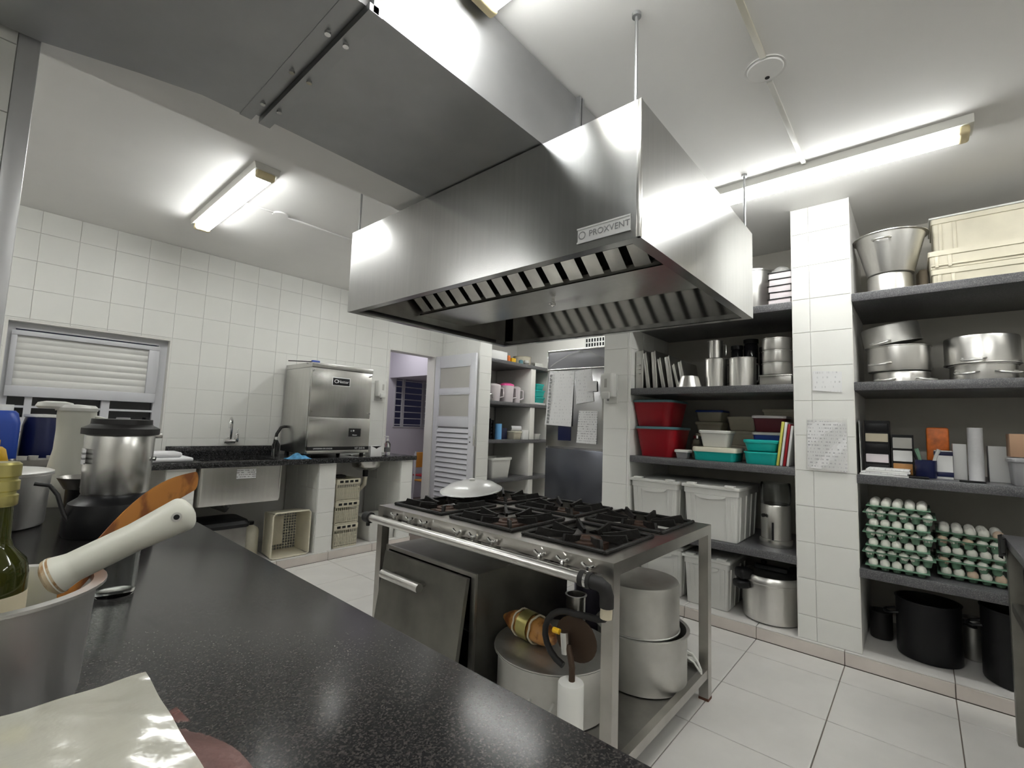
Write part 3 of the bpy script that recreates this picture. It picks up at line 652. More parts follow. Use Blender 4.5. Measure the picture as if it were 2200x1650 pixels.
part('button', MB().tube([(2.420, wy0-.013, 1.172), (2.420, wy0-.009, 1.172)], .008, 12), 'ink_white', cp).location = wo
lettering('Netter', .018, 'ink_white', cp, Vector((2.435, wy0-.0105, 1.130))+wo, (R_(90), 0, 0))
lettering('NT 210 N', .026, 'ink_white', dw, Vector((2.50, wy0-.0078, 1.001))+wo, (R_(90), 0, 0))
lettering('LAVADORA DE LOUÇAS', .017, 'ink_white', dw, Vector((2.12, wy0-.0078, 1.001))+wo, (R_(90), 0, 0))
for x in (wx0+.015, wx1-.015):
    wp('hinge_bolt', MB().tube([(x, wy0-.008, 1.725), (x, wy0+.006, 1.725)], .008, 8), 'chrome')
    wp('hinge_bolt', MB().tube([(x, wy0-.008, 1.345), (x, wy0+.006, 1.345)], .009, 8), 'chrome')
    for y in (wy0+.05, wy1-.05): wp('foot', MB().lathe([(.022, 0), (.018, .04)], 12, (x+(.03 if x < 2.2 else -.03), y, .914)), 'black_plastic')
wp('hose', MB().tube([(wx0-.004, 4.68, 1.19), (1.93, 4.68, 1.18), (1.895, 4.68, 1.12), (1.885, 4.69, 1.04), (1.885, 4.70, .97), (1.89, 4.70, .93)], .014, 10), 'black_rubber')

# ------------------------------------------------------------------ stove
sx0, sx1, sy0, sy1, sz = 1.466, 2.447, .800, 2.228, .822
sv = thing('industrial_stove', 'six-burner stainless steel industrial gas stove under the hood', 'stove', ((sx0+sx1)/2, (sy0+sy1)/2, 0))
def sp(n, b, m='steel_stove', lab=None): return part(n, b, m, sv, True, lab)
GX = ((1.540, 1.945), (2.030, 2.420)); GY = ((.870, 1.280), (1.330, 1.740), (1.795, 2.195))
ys = [sy0, .885, 1.265, 1.345, 1.725, 1.810, 2.180, sy1]; xs = [sx0, 1.555, 1.930, 2.045, 2.405, sx1]
tb = MB()
for i in range(5):
    for j in range(7):
        if i in (1, 3) and j in (1, 3, 5): continue
        tb.box(xs[i], xs[i+1], ys[j], ys[j+1], sz-.004, sz)
sp('top_plate', tb)
sp('apron', MB().box(sx0, sx0+.003, sy0, sy1, sz-.045, sz-.004), lab=None); sp('apron', MB().box(sx1-.003, sx1, sy0, sy1, sz-.045, sz-.004))
sp('apron', MB().box(sx0+.003, sx1-.003, sy0, sy0+.003, sz-.045, sz-.004)); sp('apron', MB().box(sx0+.003, sx1-.003, sy1-.003, sy1, sz-.045, sz-.004))
sp('under_tray', MB().box(sx0+.03, sx1-.03, sy0+.03, sy1-.03, sz-.065, sz-.060), 'steel_dark')
for x in (sx0, sx1-.045):
    for y in (sy0, sy1-.045):
        sp('leg', MB().box(x, x+.045, y, y+.004, .0, sz-.045).box(x, x+.004, y+.004, y+.045, .0, sz-.045) if (x == sx0 and y == sy0) else MB().box(x, x+.045, y, y+.045, .012, sz-.045))
        sp('foot', MB().box(x-.001, x+.046, y-.001, y+.046, 0, .012), 'rust_foot')
sp('rail', MB().box(sx0+.045, sx1-.045, sy0+.004, sy0+.034, .105, .145)); sp('rail', MB().box(sx0+.045, sx1-.045, sy1-.034, sy1-.004, .105, .145))
sp('rail', MB().box(sx1-.034, sx1-.004, sy0+.045, sy1-.045, .105, .145), 'steel_dark'); sp('rail', MB().box(sx0+.004, sx0+.034, sy0+.045, sy1-.045, .105, .145))
sp('lower_shelf', MB().box(sx0+.034, sx1-.034, sy0+.034, sy1-.034, .120, .126), 'steel_dark')
def grate(x0, x1, y0, y1):
    cx, cy = (x0+x1)/2, (y0+y1)/2
    f = MB()
    for a, b, c, d in ((x0, x1, y0, y0+.016), (x0, x1, y1-.016, y1), (x0, x0+.016, y0+.016, y1-.016), (x1-.016, x1, y0+.016, y1-.016)):
        f.rbox(a, b, c, d, sz, sz+.014, .004, 1)
    g = part('grate', f, 'cast_iron', sv, True)
    # slim chrome line inside the frame, as on the photographed grates
    for q in range(8):
        a = q*math.pi/4
        ux, uy = math.cos(a), math.sin(a); rr = .185 if q % 2 == 0 else .225
        px, py = -uy*.006, ux*.006
        pr_ = [(.062, sz+.016), (rr*.55, sz+.020), (rr*.95, sz+.036), (rr, sz+.012), (rr, sz-.004), (.075, sz-.004)]
        vs_ = [(cx+ux*r+s*px, cy+uy*r+s*py, z) for s in (-1, 1) for r, z in pr_]
        m = len(pr_)
        part('prong', MB().add([(v[0], v[1], v[2]) for v in vs_], [tuple(range(m)), tuple(range(2*m-1, m-1, -1))]+[(i, (i+1) % m, (i+1) % m+m, i+m) for i in range(m)]), 'cast_iron', g, False).location = -Vector(sv.location)
    br = sp('burner', MB().lathe([(.03, sz-.055), (.085, sz-.05), (.088, sz-.03), (.088, sz-.012), (.07, sz-.008), (.066, sz-.02), (.050, sz-.022), (.048, sz-.006), (.028, sz-.004), (.022, sz-.03)], 32, (cx, cy, 0)), 'burner_rust')
    sp('drip_bowl', MB().box(cx-.18, cx+.18, cy-.18, cy+.18, sz-.058, sz-.054), 'cast_iron')
    sp('burner_pipe', MB().tube([(sx0+.02, cy, sz-.045), (cx-.08, cy, sz-.045)], .012), 'burner_rust')
for gx in GX:
    for gy in GY: grate(*gx, *gy)
for y in (.889, .998, 1.103, 1.353, 1.467, 1.571, 1.811, 1.922, 2.049):
    k = sp('gas_tap', MB().tube([(sx0+.02, y, .768), (sx0-.045, y, .768)], .011, 10).tube([(sx0-.022, y, .768), (sx0-.022, y, .792)], .008, 8), 'steel_dark')
    part('tap_handle', MB().tube([(sx0-.022, y-.026, .806), (sx0-.022, y-.010, .796), (sx0-.022, y+.010, .796), (sx0-.022, y+.026, .806)], [.006, .005, .005, .006], 8).lathe([(.009, .784), (.009, .798)], 8, (sx0-.022, y, 0)), 'chrome', k, False).location = -Vector(sv.location)
sp('gas_pipe', MB().tube([(sx0-.066, sy1-.03, .768), (sx0-.066, .870, .768)], .0195, 18), 'aluminium', 'silver gas pipe along the front')
sp('pipe_cap', MB().tube([(sx0-.066, sy1-.035, .768), (sx0-.066, sy1+.012, .768)], .028, 14).tube([(sx0-.066, sy1-.01, .768), (sx0-.066, sy1-.01, .724)], .010, 8), 'black_rubber')
sp('pipe_elbow', MB().tube([(sx0-.066, .89, .768), (sx0-.066, .845, .768)], .027, 14).tube([(sx0-.066, .85, .768), (sx0-.060, .82, .764), (sx0-.05, .805, .75), (sx0-.045, .80, .725), (sx0-.045, .80, .69)], .024, 14), 'black_rubber')
sp('pipe_collar', MB().tube([(sx0-.066, .868, .768), (sx0-.066, .858, .768)], .029, 14), 'chrome')
sp('tape', MB().tube([(sx0-.045, .80, .695), (sx0-.045, .802, .655)], .020, 12), 'label_cream')
# gas hose hanging in a loop, with clamp, and a white standpipe
hz_ = thing('gas_hose', 'black looped gas hose with a metal clamp, hanging from the stove pipe', 'hose', (1.43, .95, .40))
lp = [(1.421, .802, .66), (1.425, .812, .648), (1.43, .84, .638), (1.435, .88, .634)]+[(1.44, .952-.112*math.cos(a), .530+.096*math.sin(a)) for a in [R_(85+k*17) for k in range(11)]]
part('hose', MB().tube(lp, .0115, 10), 'black_rubber', hz_, True)
part('loop_shade', MB().rings([[(1.455, .94+r*math.cos(2*math.pi*j/28), .535+r*.9*math.sin(2*math.pi*j/28)) for j in range(28)] for r in (.001, .05, .085)]+[[(1.459, .94+r*math.cos(2*math.pi*j/28), .535+r*.9*math.sin(2*math.pi*j/28)) for j in range(28)] for r in (.085, .001)]), 'brown_rod', hz_, True)  # dark sheet added for the shade inside the open hose loop
part('clamp', MB().tube([(1.425, .968, .560), (1.425, .960, .490)], .017, 12), 'chrome', hz_, True)
part('clamp_screw', MB().tube([(1.42, .985, .556), (1.42, 1.012, .556)], .010, 8), 'yellow_plastic', hz_, True)
part('rod', MB().tube([(1.425, .950, .52), (1.412, .924, .46), (1.402, .918, .40)], .011, 10), 'brown_rod', hz_, True)
part('white_pipe', MB().lathe([(.030, .0), (.0445, .0), (.0445, .415), (.042, .420), (.012, .420)], 22, (1.398, .918, 0)), 'white_plastic', hz_, True)

# oven under the left half
ov = thing('oven', 'greasy dark metal oven with a tilted door under the stove', 'oven', (1.8, 1.83, .126))
part('body', MB().box(1.50, 2.20, 1.485, 1.50, .127, .620).box(1.50, 2.20, 2.150, 2.165, .127, .620).box(1.50, 2.20, 1.50, 2.150, .605, .620).box(2.185, 2.20, 1.50, 2.150, .127, .605).box(1.50, 2.185, 1.50, 2.150, .127, .14), 'oven_enamel', ov, True)
part('frame', MB().box(1.488, 1.50, 1.482, 1.512, .127, .624).box(1.488, 1.50, 2.140, 2.168, .127, .624).box(1.488, 1.50, 1.512, 2.140, .606, .624), 'steel_dark', ov, True)
od = part('door', MB().add([(1.484, 1.515, .600), (1.484, 2.138, .600), (1.420, 2.138, .150), (1.420, 1.515, .150), (1.464, 1.515, .602), (1.464, 2.138, .602), (1.400, 2.138, .152), (1.400, 1.515, .152)], [(0, 1, 2, 3), (7, 6, 5, 4), (0, 4, 5, 1), (1, 5, 6, 2), (2, 6, 7, 3), (3, 7, 4, 0)]), 'oven_enamel', ov, True)
part('handle', MB().tube([(1.40, 2.06, .515), (1.40, 1.76, .515)], .021, 16), 'aluminium', od).location = -Vector(ov.location)
for y in (2.02, 1.79): part('handle_post', MB().tube([(1.40, y, .515), (1.458, y, .515)], .010, 8), 'steel_dark', od).location = -Vector(ov.location)
part('inner_shelf', MB().box(1.51, 2.18, 1.503, 2.147, .36, .365), 'steel_dark', ov, True)
# ------------------------------------------------------------------ makers for kitchen things
def handle_loop(ang, r, z, w=.045, out=.05, t=.0065, drop=.012):
    """U-shaped bar handle standing off the wall of a pot"""
    ca, sa = math.cos(ang), math.sin(ang)
    pts = []
    for u, o in ((-w, -.004), (-w, .012), (-w*.9, out*.75), (-w*.55, out), (0, out*1.06), (w*.55, out), (w*.9, out*.75), (w, .012), (w, -.004)):
        rr = r+o; pts.append((ca*rr-sa*u, sa*rr+ca*u, z-drop*max(o, 0)/out))
    return MB().tube(pts, t, 8)
def pot(label, loc, r, h, m='aluminium', rim=.008, handles=(), inv=False, taper=1.0, hz=.72, rz=0.0, group=None, name='cooking_pot', cat='pot', lid=None, hw=.045, tilt=None, fill=None):
    """open pot; taper = bottom radius / top radius; inv = upside down"""
    p = thing(name, label, cat, loc, rz, group)
    t = .004; rb = r*taper
    prof = [(.001, 0), (rb-.012, 0), (rb-.003, .003), (rb, .012), (r, h-.006), (r+rim, h-.004), (r+rim, h), (r-t, h), (r-t-.001, h-.01), (rb-t, .016), (rb-.02, .008), (.001, .007)]
    if inv: prof = [(a, h-z) for a, z in prof]
    part('body', MB().lathe(prof, 44), m, p)
    for a in handles:
        part('handle', handle_loop(R_(a), r if not inv else r, (h*hz) if not inv else h*(1-hz), hw), m, p)
    if lid:
        part('lid', MB().lathe([(.001, h+.004), (r*.6, h+.006), (r+rim*.9, h+.001), (r+rim*.9, h+.006), (r*.95, h+.012), (r*.5, h+.020), (.001, h+.022)], 44), lid, p)
    if tilt: p.rotation_euler = tilt
    return p
def mug(label, loc, r, h, ang, m='aluminium', taper=.95, name='measuring_jug', cat='jug'):
    p = thing(name, label, cat, loc)
    rb = r*taper
    part('body', MB().lathe([(.001, 0), (rb-.008, 0), (rb, .006), (r, h-.004), (r+.005, h-.002), (r+.005, h), (r-.003, h), (rb-.004, .01), (.001, .006)], 36), m, p)
    ca, sa = math.cos(R_(ang)), math.sin(R_(ang))
    pts = [(r-.004, h*.84), (r+.028, h*.84), (r+.036, h*.78), (r+.036, h*.30), (r+.026, h*.22), (r-.006, h*.20)]
    part('handle', MB().tube([(ca*a, sa*a, z) for a, z in pts], .006, 8), m, p)
    return p
def tub(label, loc, w, d, h, m, taper=.88, lid=None, rz=0.0, name='plastic_tub', cat='tub', r=.02, lip=.006, lid_h=.012, group=None, ribs=False, solid=False, lipz=.010):
    """rounded rectangular container; w along x, d along y"""
    p = thing(name, label, cat, loc, rz, group)
    wb, db = w*taper, d*taper; t = .003
    secs = [(wb-.01, db-.01, r*.8, 0), (wb, db, r, .006), (w, d, r, h-lipz-.001), (w+2*lip, d+2*lip, r+lip, h-lipz), (w+2*lip, d+2*lip, r+lip, h), (w-2*t, d-2*t, r, h), (wb-2*t, db-2*t, r*.9, .010)]
    part('body', MB().loft(secs), m, p)
    if ribs:
        for y in (-.36, .36):
            part('rib', MB().rbox(-w/2-.004, -w/2+.003, y*d-.012, y*d+.012, .02, h-lipz-.004, .002), m, p)
    if lid:
        a, b = w+2*lip+.006, d+2*lip+.006
        part('lid', MB().loft([(a, b, r+lip, h-.006), (a, b, r+lip, h+lid_h*.6), (a-.012, b-.012, r, h+lid_h), (a-.03, b-.03, r, h+lid_h)]), lid, p)
    return p
def carton(label, loc, w, d, h, m, name='box', cat='box', rz=0.0, b=.002, group=None):
    return solo(name, label, cat, MB().rbox(-w/2, w/2, -d/2, d/2, 0, h, b), m, loc, rz, group)
def storage_crate(label, loc, w, d, h, m='white_plastic', lid=True, taper=.93):
    p = thing('storage_crate', label, 'crate', loc)
    t = .003
    part('body', MB().loft([(w*taper-.01, d*taper-.01, .012, 0), (w*taper, d*taper, .015, .005), (w, d, .015, h-.04), (w+.012, d+.012, .018, h-.038), (w+.012, d+.012, .018, h), (w-.006, d-.006, .014, h), (w*taper-.006, d*taper-.006, .013, .008)]), m, p)
    for y in (-.40, -.30, .30, .40):   # ribs of the front and of the side wall
        x0 = -w/2; part('rib', MB().add([(x0*taper-.001, y*d*taper-.006, .01), (x0*taper-.001, y*d*taper+.006, .01), (x0-.004, y*d+.006, h-.04), (x0-.004, y*d-.006, h-.04), (x0*taper+.008, y*d*taper-.006, .01), (x0*taper+.008, y*d*taper+.006, .01), (x0+.006, y*d+.006, h-.04), (x0+.006, y*d-.006, h-.04)], [(0, 1, 2, 3), (7, 6, 5, 4), (0, 4, 5, 1), (1, 5, 6, 2), (2, 6, 7, 3), (3, 7, 4, 0)]), m, p)
    for x in (-.38, -.12, .14, .38):
        y0 = -d/2; part('rib', MB().add([(x*w*taper-.006, y0*taper-.006, .01), (x*w*taper+.006, y0*taper-.006, .01), (x*w+.006, y0-.010, h-.04), (x*w-.006, y0-.010, h-.04), (x*w*taper-.006, y0*taper+.006, .01), (x*w*taper+.006, y0*taper+.006, .01), (x*w+.006, y0+.006, h-.04), (x*w-.006, y0+.006, h-.04)], [(0, 1, 2, 3), (7, 6, 5, 4), (0, 4, 5, 1), (1, 5, 6, 2), (2, 6, 7, 3), (3, 7, 4, 0)]), m, p)
    part('grip', MB().prism([(.30*d*math.cos(a), h-.040-.030*math.sin(a)) for a in [k*math.pi/10 for k in range(11)]], 'x', -w/2-.014, -w/2-.003), m, p)
    if lid:
        part('lid', MB().rbox(-w/2-.016, w/2+.016, -d/2-.016, d/2+.016, h+.001, h+.022, .004), m, p)
        for y in (-.36, .36): part('latch', MB().rbox(-w/2-.020, -w/2+.03, y*d-.03, y*d+.03, h+.016, h+.034, .003), m, p)
    return p

A_, B_, C_, D_, E_ = LV[3], LV[2], LV[1], LV[0], PZ
C2 = C_+.012
# ---------------- bay left of the tiled pillar
# top shelf
pot('large dull aluminium pot on the top shelf beside the hood corner', (3.62, .885, A_), .145, .30, handles=(-90, 90), lid='aluminium')
for k in range(5):
    o = carton(f'white pizza-style carton with dark edges, {["lowest", "second", "middle", "fourth", "topmost"][k]} in the stack by the pillar', (3.47, .665, A_+.002+k*.0445), .16, .13, .043, 'pink_white', name='carton', group='cartons stacked on the top shelf')
    o.rotation_euler = (0, 0, R_((-3, 4, -2, 2, 0)[k]))
    part('edge_band', MB().rbox(-.086, .086, -.071, .071, .039, .0445, .001), 'black_plastic', o)
bgb = MB().grid(lambda u, v: (3.40+.14*u, .60+.14*v, A_+.230+.05*math.sin(math.pi*u)*math.sin(math.pi*v)+.008*math.sin(17*u+9*v)*math.sin(math.pi*u)), 14, 14, .002)
solo('plastic_bag', 'crumpled clear plastic bag on the topmost carton', 'bag', bgb, 'film', (3.47, .67, A_+.228), world=True)
# second shelf: moulds, bowl, jugs, pans
def mould(label, y, lean, w, h, t, x=3.40, d=.30):
    p = thing('baking_mould', label, 'mould', (x, y, B_), 0, 'baking moulds standing on edge')
    p.rotation_euler = (R_(lean), 0, 0)
    part('pan', MB().rbox(0, d, -t/2, t/2, .001, h, .008), 'aluminium_worn', p)
    part('rim', MB().rbox(-.004, d+.004, -t/2-.007, -t/2+.001, 0, h+.004, .002), 'aluminium', p)
    return p
m1 = mould('thick pale baking mould standing upright at the wall end', 1.660, 0, .09, .305, .062)
for z in (.12, .155, .19): part('clip', MB().tube([(-.006, -.018, z), (-.012, 0, z), (-.006, .016, z)], .003, 6), 'chrome', m1)
mould('second baking mould from the wall, leaning', 1.585, -7, .05, .285, .028); mould('third baking mould from the wall, leaning slightly', 1.528, -4, .05, .29, .034)
mould('fourth baking mould from the wall, leaning against the next', 1.462, -10, .04, .235, .026); mould('fifth baking mould from the wall, tall and leaning', 1.405, -8, .05, .245, .036)
mould('sixth baking mould from the wall, short', 1.352, -12, .03, .18, .016); mould('last baking mould, narrow and leaning by the upturned bowl', 1.310, -9, .04, .20, .026)
pot('shiny round cake tin upside down beside the leaning moulds', (3.44, 1.276, B_), .086, .088, rim=.010, inv=True, taper=.74, name='cake_tin', cat='tin')
mug('lower aluminium jug carrying a smaller jug', (3.54, 1.120, B_), .078, .215, -40); mug('small aluminium jug stacked on a larger jug', (3.54, 1.123, B_+.219), .050, .135, -40)
mug('aluminium jug with a wide rim next to the stacked jugs', (3.50, .925, B_), .086, .205, -40, taper=1.0)
for k, (y, h, r) in enumerate(((1.06, .36, .042), (.96, .40, .05), (.845, .33, .055))):
    o = thing('blender_jar', ('narrow dark glass jar behind the stacked jugs', 'tallest dark glass jar at the back of the jug shelf', 'dark glass jar behind the wide jug')[k], 'jar', (3.86, y, B_))
    part('glass', MB().lathe([(.001, 0), (r*.8, 0), (r, .02), (r, h-.05), (r*.9, h-.03), (.001, h-.028)], 24), 'dark_glass', o)
    part('lid', MB().lathe([(.001, h-.03), (r*1.05, h-.03), (r*1.05, h), (.001, h)], 24), 'black_plastic', o)
bt = carton('flat grey baking tray box under the three stacked pans', (3.52, .702, B_), .24, .186, .072, 'steel_dark', name='baking_tray', cat='tray', b=.004)
part('rim', MB().rbox(-.126, .126, -.097, .097, .060, .068, .002), 'steel', bt)
for k in range(3):
    pot(f'round aluminium pan, {["lowest", "middle", "topmost"][k]} of three stacked by the pillar', (3.50, .712, B_+.074+k*.083), .088, .0815, rim=.004, name='cake_pan', cat='pan', group='pans stacked on the tray box')
# third shelf: plastic boxes
tub('red tub with a teal rim under another red tub', (3.56, 1.528, C2), .36, .315, .215, 'red_plastic', taper=.82, lid='teal_lid', r=.06, lid_h=.012)
tub('red tub with a teal rim stacked on top of a red tub', (3.56, 1.555, C2+.230), .36, .325, .19, 'red_plastic', taper=.82, lid='teal_lid', r=.06, lid_h=.012)
tub('small grey lidded tub at the foot of the red tubs', (3.44, 1.322, C2), .08, .088, .052, 'grey_plastic', lid='white_plastic', r=.012)
tub('wide shallow teal tub with a cream lid', (3.50, 1.092, C2), .22, .285, .068, 'teal_plastic', taper=.96, lid='cream_plastic', r=.03, lid_h=.026)
tub('white tub standing on the cream lid', (3.50, 1.100, C2+.096), .16, .195, .105, 'white_plastic', taper=.84, lid='white_plastic', r=.02)
tub('lower teal tub beside the cutting boards', (3.46, .792, C2), .17, .20, .082, 'teal_plastic', taper=.92, r=.03)
tub('upper teal tub stacked beside the cutting boards', (3.46, .794, C2+.086), .16, .195, .062, 'teal_plastic', taper=.88, lid='teal_plastic', r=.03)
tub('blue tub behind the teal tubs', (3.70, .790, C2), .20, .20, .20, 'blue_plastic', lid='white_plastic'); tub('dark maroon tub on the blue tub', (3.70, .790, C2+.216), .20, .20, .10, 'maroon', lid='pink_white')
for k, (m_, y, a, h, lb) in enumerate((('lime_board', .694, 7, .285, 'yellow cutting board leaning on the pillar'), ('paper_white', .674, 7, .282, 'white cutting board behind the yellow one'), ('red_plastic', .656, 7, .270, 'red cutting board between two white ones'), ('paper_white', .638, 7, .260, 'white cutting board nearest the pillar'))):
    o = solo('cutting_board', lb, 'cutting board', MB().rbox(0, .30, -.007, .007, .001, h, .003), m_, (3.38, y, C2), 0, 'cutting boards'); o.rotation_euler = (R_(a), 0, 0)
for k in range(4):
    tub(f'dim stacked food container at the back of the shelf, {["lowest", "second", "third", "topmost"][k]} in the left pile', (3.94, 1.275, C2+k*.095), .18, .20, .08, 'old_plastic', lid=('old_plastic' if k < 3 else 'blue_plastic'), r=.015, group='dim containers at the back')
for k in range(3):
    tub(f'dim grey container at the back of the shelf, {["lowest", "middle", "topmost"][k]} in the right pile', (3.94, 1.03, C2+k*.11), .18, .20, .095, 'old_plastic', lid='old_plastic', r=.015, group='dim containers at the back')
for k in range(3):
    tub(f'dim flat container behind the maroon tub, {["lowest", "middle", "topmost"][k]} of three', (3.95, .75, C2+k*.13), .18, .26, .115, 'old_plastic', lid='old_plastic', r=.015, group='dim containers at the back')
gl = thing('glass_jar', 'clear glass jar with a chrome lid behind the wide teal tub', 'jar', (3.68, 1.30, C2))
part('glass', MB().lathe([(.001, 0), (.04, 0), (.045, .01), (.045, .12), (.03, .14), (.03, .15), (.001, .15)], 24), 'glass_clear', gl); part('lid', MB().lathe([(.001, .148), (.034, .148), (.034, .17), (.001, .172)], 24), 'chrome', gl)
# fourth shelf: two storage crates and a steel juicer
storage_crate('white lidded storage crate at the wall end of the low shelf', (3.60, 1.508, D_), .50, .345, .345)
storage_crate('white lidded storage crate beside the steel juicer', (3.60, 1.100, D_), .50, .355, .345)
ju = thing('juicer', 'stainless steel juice extractor with a clear top on the low shelf', 'juicer', (3.55, .742, D_))
part('foot', MB().lathe([(.001, 0), (.098, 0), (.1, .01), (.098, .045), (.092, .05), (.001, .05)], 36), 'steel', ju)
part('body', MB().lathe([(.001, .05), (.088, .05), (.088, .26), (.084, .27), (.001, .27)], 36), 'steel', ju)
part('gauge', MB().rbox(-.094, -.086, -.006, .006, .04, .16, .002), 'black_plastic', ju)
part('bowl', MB().lathe([(.084, .27), (.09, .30), (.09, .40), (.086, .41), (.084, .40), (.084, .30), (.078, .275)], 36), 'glass_clear', ju)
part('switch', MB().tube([(-.084, .05, .20), (-.096, .057, .20)], .012, 12), 'black_plastic', ju)
# plinth level: two boxes and a pressure cooker
storage_crate('white storage crate on the plinth, half hidden by the stove', (3.66, 1.500, E_), .42, .33, .335)
storage_crate('white storage crate on the plinth beside the pressure cooker', (3.62, 1.150, E_), .42, .295, .315)
pc = thing('pressure_cooker', 'large aluminium pressure cooker with black handles on the plinth', 'pressure cooker', (3.545, .772, E_))
part('body', MB().lathe([(.001, 0), (.150, 0), (.168, .012), (.172, .03), (.172, .235), (.176, .237), (.176, .245), (.001, .245)], 48), 'aluminium', pc)
part('lid', MB().lathe([(.178, .246), (.182, .252), (.180, .275), (.168, .292), (.12, .30), (.001, .302)], 48), 'aluminium', pc)
for a, q in ((135, 1), (-45, 1)):
    ca, sa = math.cos(R_(a)), math.sin(R_(a)); M = Matrix.Rotation(R_(a), 4, 'Z')
    h = part('handle', MB().rbox(.165, .25, -.042, .042, .195, .245, .016, 3, M), 'black_plastic', pc); part('latch', MB().rbox(.14, .235, -.045, .045, .252, .322, .02, 3, M), 'black_plastic', h)
part('lid_grip', MB().rbox(-.022, .022, -.10, .10, .302, .335, .012), 'black_plastic', pc)
part('valve', MB().lathe([(.012, .30), (.012, .325), (.018, .328), (.018, .345)], 14, (.07, .06, 0)), 'black_plastic', pc)

# ---------------- bay right of the pillar
# top shelf
pot('aluminium pan upside down under the flared basin', (3.57, .110, A_), .108, .135, inv=True, rim=.006, name='cooking_pan', cat='pan')
bs2 = pot('flared aluminium basin standing on an upturned pan', (3.57, .105, A_+.137), .168, .235, taper=.68, rim=.016, handles=(170, -10), hz=.80, name='basin', cat='basin', hw=.04)
o = solo('packet', 'small brown packet between the basin and the white crates', 'packet', MB().rbox(-.05, .05, -.022, .022, 0, .20, .015, 3), 'brown_bag', (3.79, -.040, A_), R_(10))
def slatted_crate(label, loc, w, d, h):
    p = thing('plastic_crate', label, 'crate', loc, 0, 'old white crates on the top shelf')
    part('body', MB().loft([(w-.03, d-.03, .01, 0), (w-.02, d-.02, .012, .004), (w-.012, d-.012, .012, h-.03), (w, d, .014, h-.028), (w, d, .014, h), (w-.02, d-.02, .012, h), (w-.03, d-.03, .012, .006)]), 'old_plastic', p)
    for y in (-.42, .30, .42): part('rib', MB().rbox(-w/2, -w/2+.008, y*d-.008, y*d+.008, .01, h-.03, .002), 'old_plastic', p)
    for z in (.018,): part('rib', MB().rbox(-w/2+.001, -w/2+.009, -d/2+.01, d/2-.01, z, z+.008, .002), 'old_plastic', p)
    if h > .2: part('lid', MB().rbox(-w/2-.008, w/2, -d/2-.008, d/2+.008, h+.001, h+.012, .003), 'white_plastic', p)
slatted_crate('yellowed white crate, lowest of three beside the basin', (3.66, -.30, A_), .40, .45, .105)
slatted_crate('yellowed white crate, middle of three beside the basin', (3.66, -.29, A_+.107), .40, .45, .105)
slatted_crate('tall yellowed white crate, topmost of three beside the basin', (3.75, -.335, A_+.214), .34, .50, .225)
# second shelf: pots
pot('low aluminium pan at the bottom of the left pot pile', (3.62, .075, B_), .133, .075, handles=(150, 230), inv=True, hz=.6, name='cooking_pan', cat='pan')
pot('aluminium pot resting on a low pan, left pile', (3.62, .085, B_+.077), .150, .150, handles=(150, -30), inv=False, hz=.30, rim=.005, hw=.05)
pot('dark aluminium pan tipped upside down on the left pot pile', (3.63, .108, B_+.252), .140, .115, m='aluminium_worn', handles=(160,), inv=True, hz=.85, rim=.004, tilt=(R_(-9), R_(-4), 0), name='cooking_pan', cat='pan')
pot('aluminium pan at the bottom of the right pot pile', (3.62, -.272, B_), .135, .098, handles=(150, 215), inv=False, hz=.55, name='cooking_pan', cat='pan')
pot('wide aluminium pot upside down on the right pot pile', (3.62, -.268, B_+.100), .152, .155, handles=(165, -15), inv=True, hz=.85, rim=.004)
pot('aluminium pot at the right edge of the pot shelf', (3.60, -.56, B_), .12, .12, handles=(180, 0))
# third shelf: stationery and small goods
sb = MB().grid(lambda u, v: (3.37+.24*u, .262+.010*math.sin(3*u)+.004*v, C_+.31*v), 8, 8, .0012)
solo('paper_sheet', 'white papers standing on edge against the pillar side', 'paper', sb, 'paper_white', (3.48, .264, C_), world=True)
def organiser(label, loc, w, d, h, rows):
    p = thing('drawer_box', label, 'organiser', loc)
    n = len(rows); part('case', MB().box(-w/2+.01, w/2, -d/2, d/2, 0, h), 'black_plastic', p)
    for k, m_ in enumerate(rows):
        z = .008+k*(h-.012)/n
        part('drawer', MB().rbox(-w/2, -w/2+.02, -d/2+.006, d/2-.006, z, z+(h-.012)/n-.012, .003), m_, p)
organiser('tall dark drawer box with a card beside the pillar', (3.60, .196, C_), .18, .118, .315, ('black_plastic', 'pink_white', 'black_plastic', 'label_cream', 'black_plastic'))
organiser('shorter stack of small boxes, amber and white', (3.60, .080, C_), .18, .098, .235, ('amber', 'paper_white', 'frosted'))
for k in range(4):
    carton(f'stapled booklet in the pile on the shelf edge, {["lowest", "second", "third", "topmost"][k]}', (3.445+.004*k, .165-.008*k, C_+k*.0105), .19, .215-.01*k, .0095, 'paper_white' if k % 2 == 0 else 'print_faint', name='booklet', cat='booklet', rz=R_((2, -3, 3, -1)[k]), group='booklets on the shelf edge')
solo('gadget', 'small black gadget on the shelf edge beside the booklets', 'gadget', MB().rbox(-.025, .025, -.045, .045, 0, .012, .004), 'black_plastic', (3.385, .018, C_), R_(8))
cu = thing('utensil_cup', 'dark blue cup holding small tools', 'cup', (3.50, -.018, C_))
part('cup', MB().lathe([(.001, 0), (.042, 0), (.046, .01), (.047, .098), (.044, .098), (.043, .012), (.001, .008)], 28), 'navy_plastic', cu)
for k, (a, b, m_) in enumerate(((.02, .03, 'black_plastic'), (-.02, .02, 'egg_tray_green'), (.01, -.03, 'white_plastic'))):
    part('tool', MB().tube([(a*.5, b*.5, .012), (a, b*1.4, .12), (a*1.3, b*1.9, .16)], [.006, .008, .010], 8), m_, cu)
o = carton('orange packet behind the blue cup', (3.70, -.075, C_), .05, .10, .285, 'orange_pack', name='packet', cat='packet', b=.012)
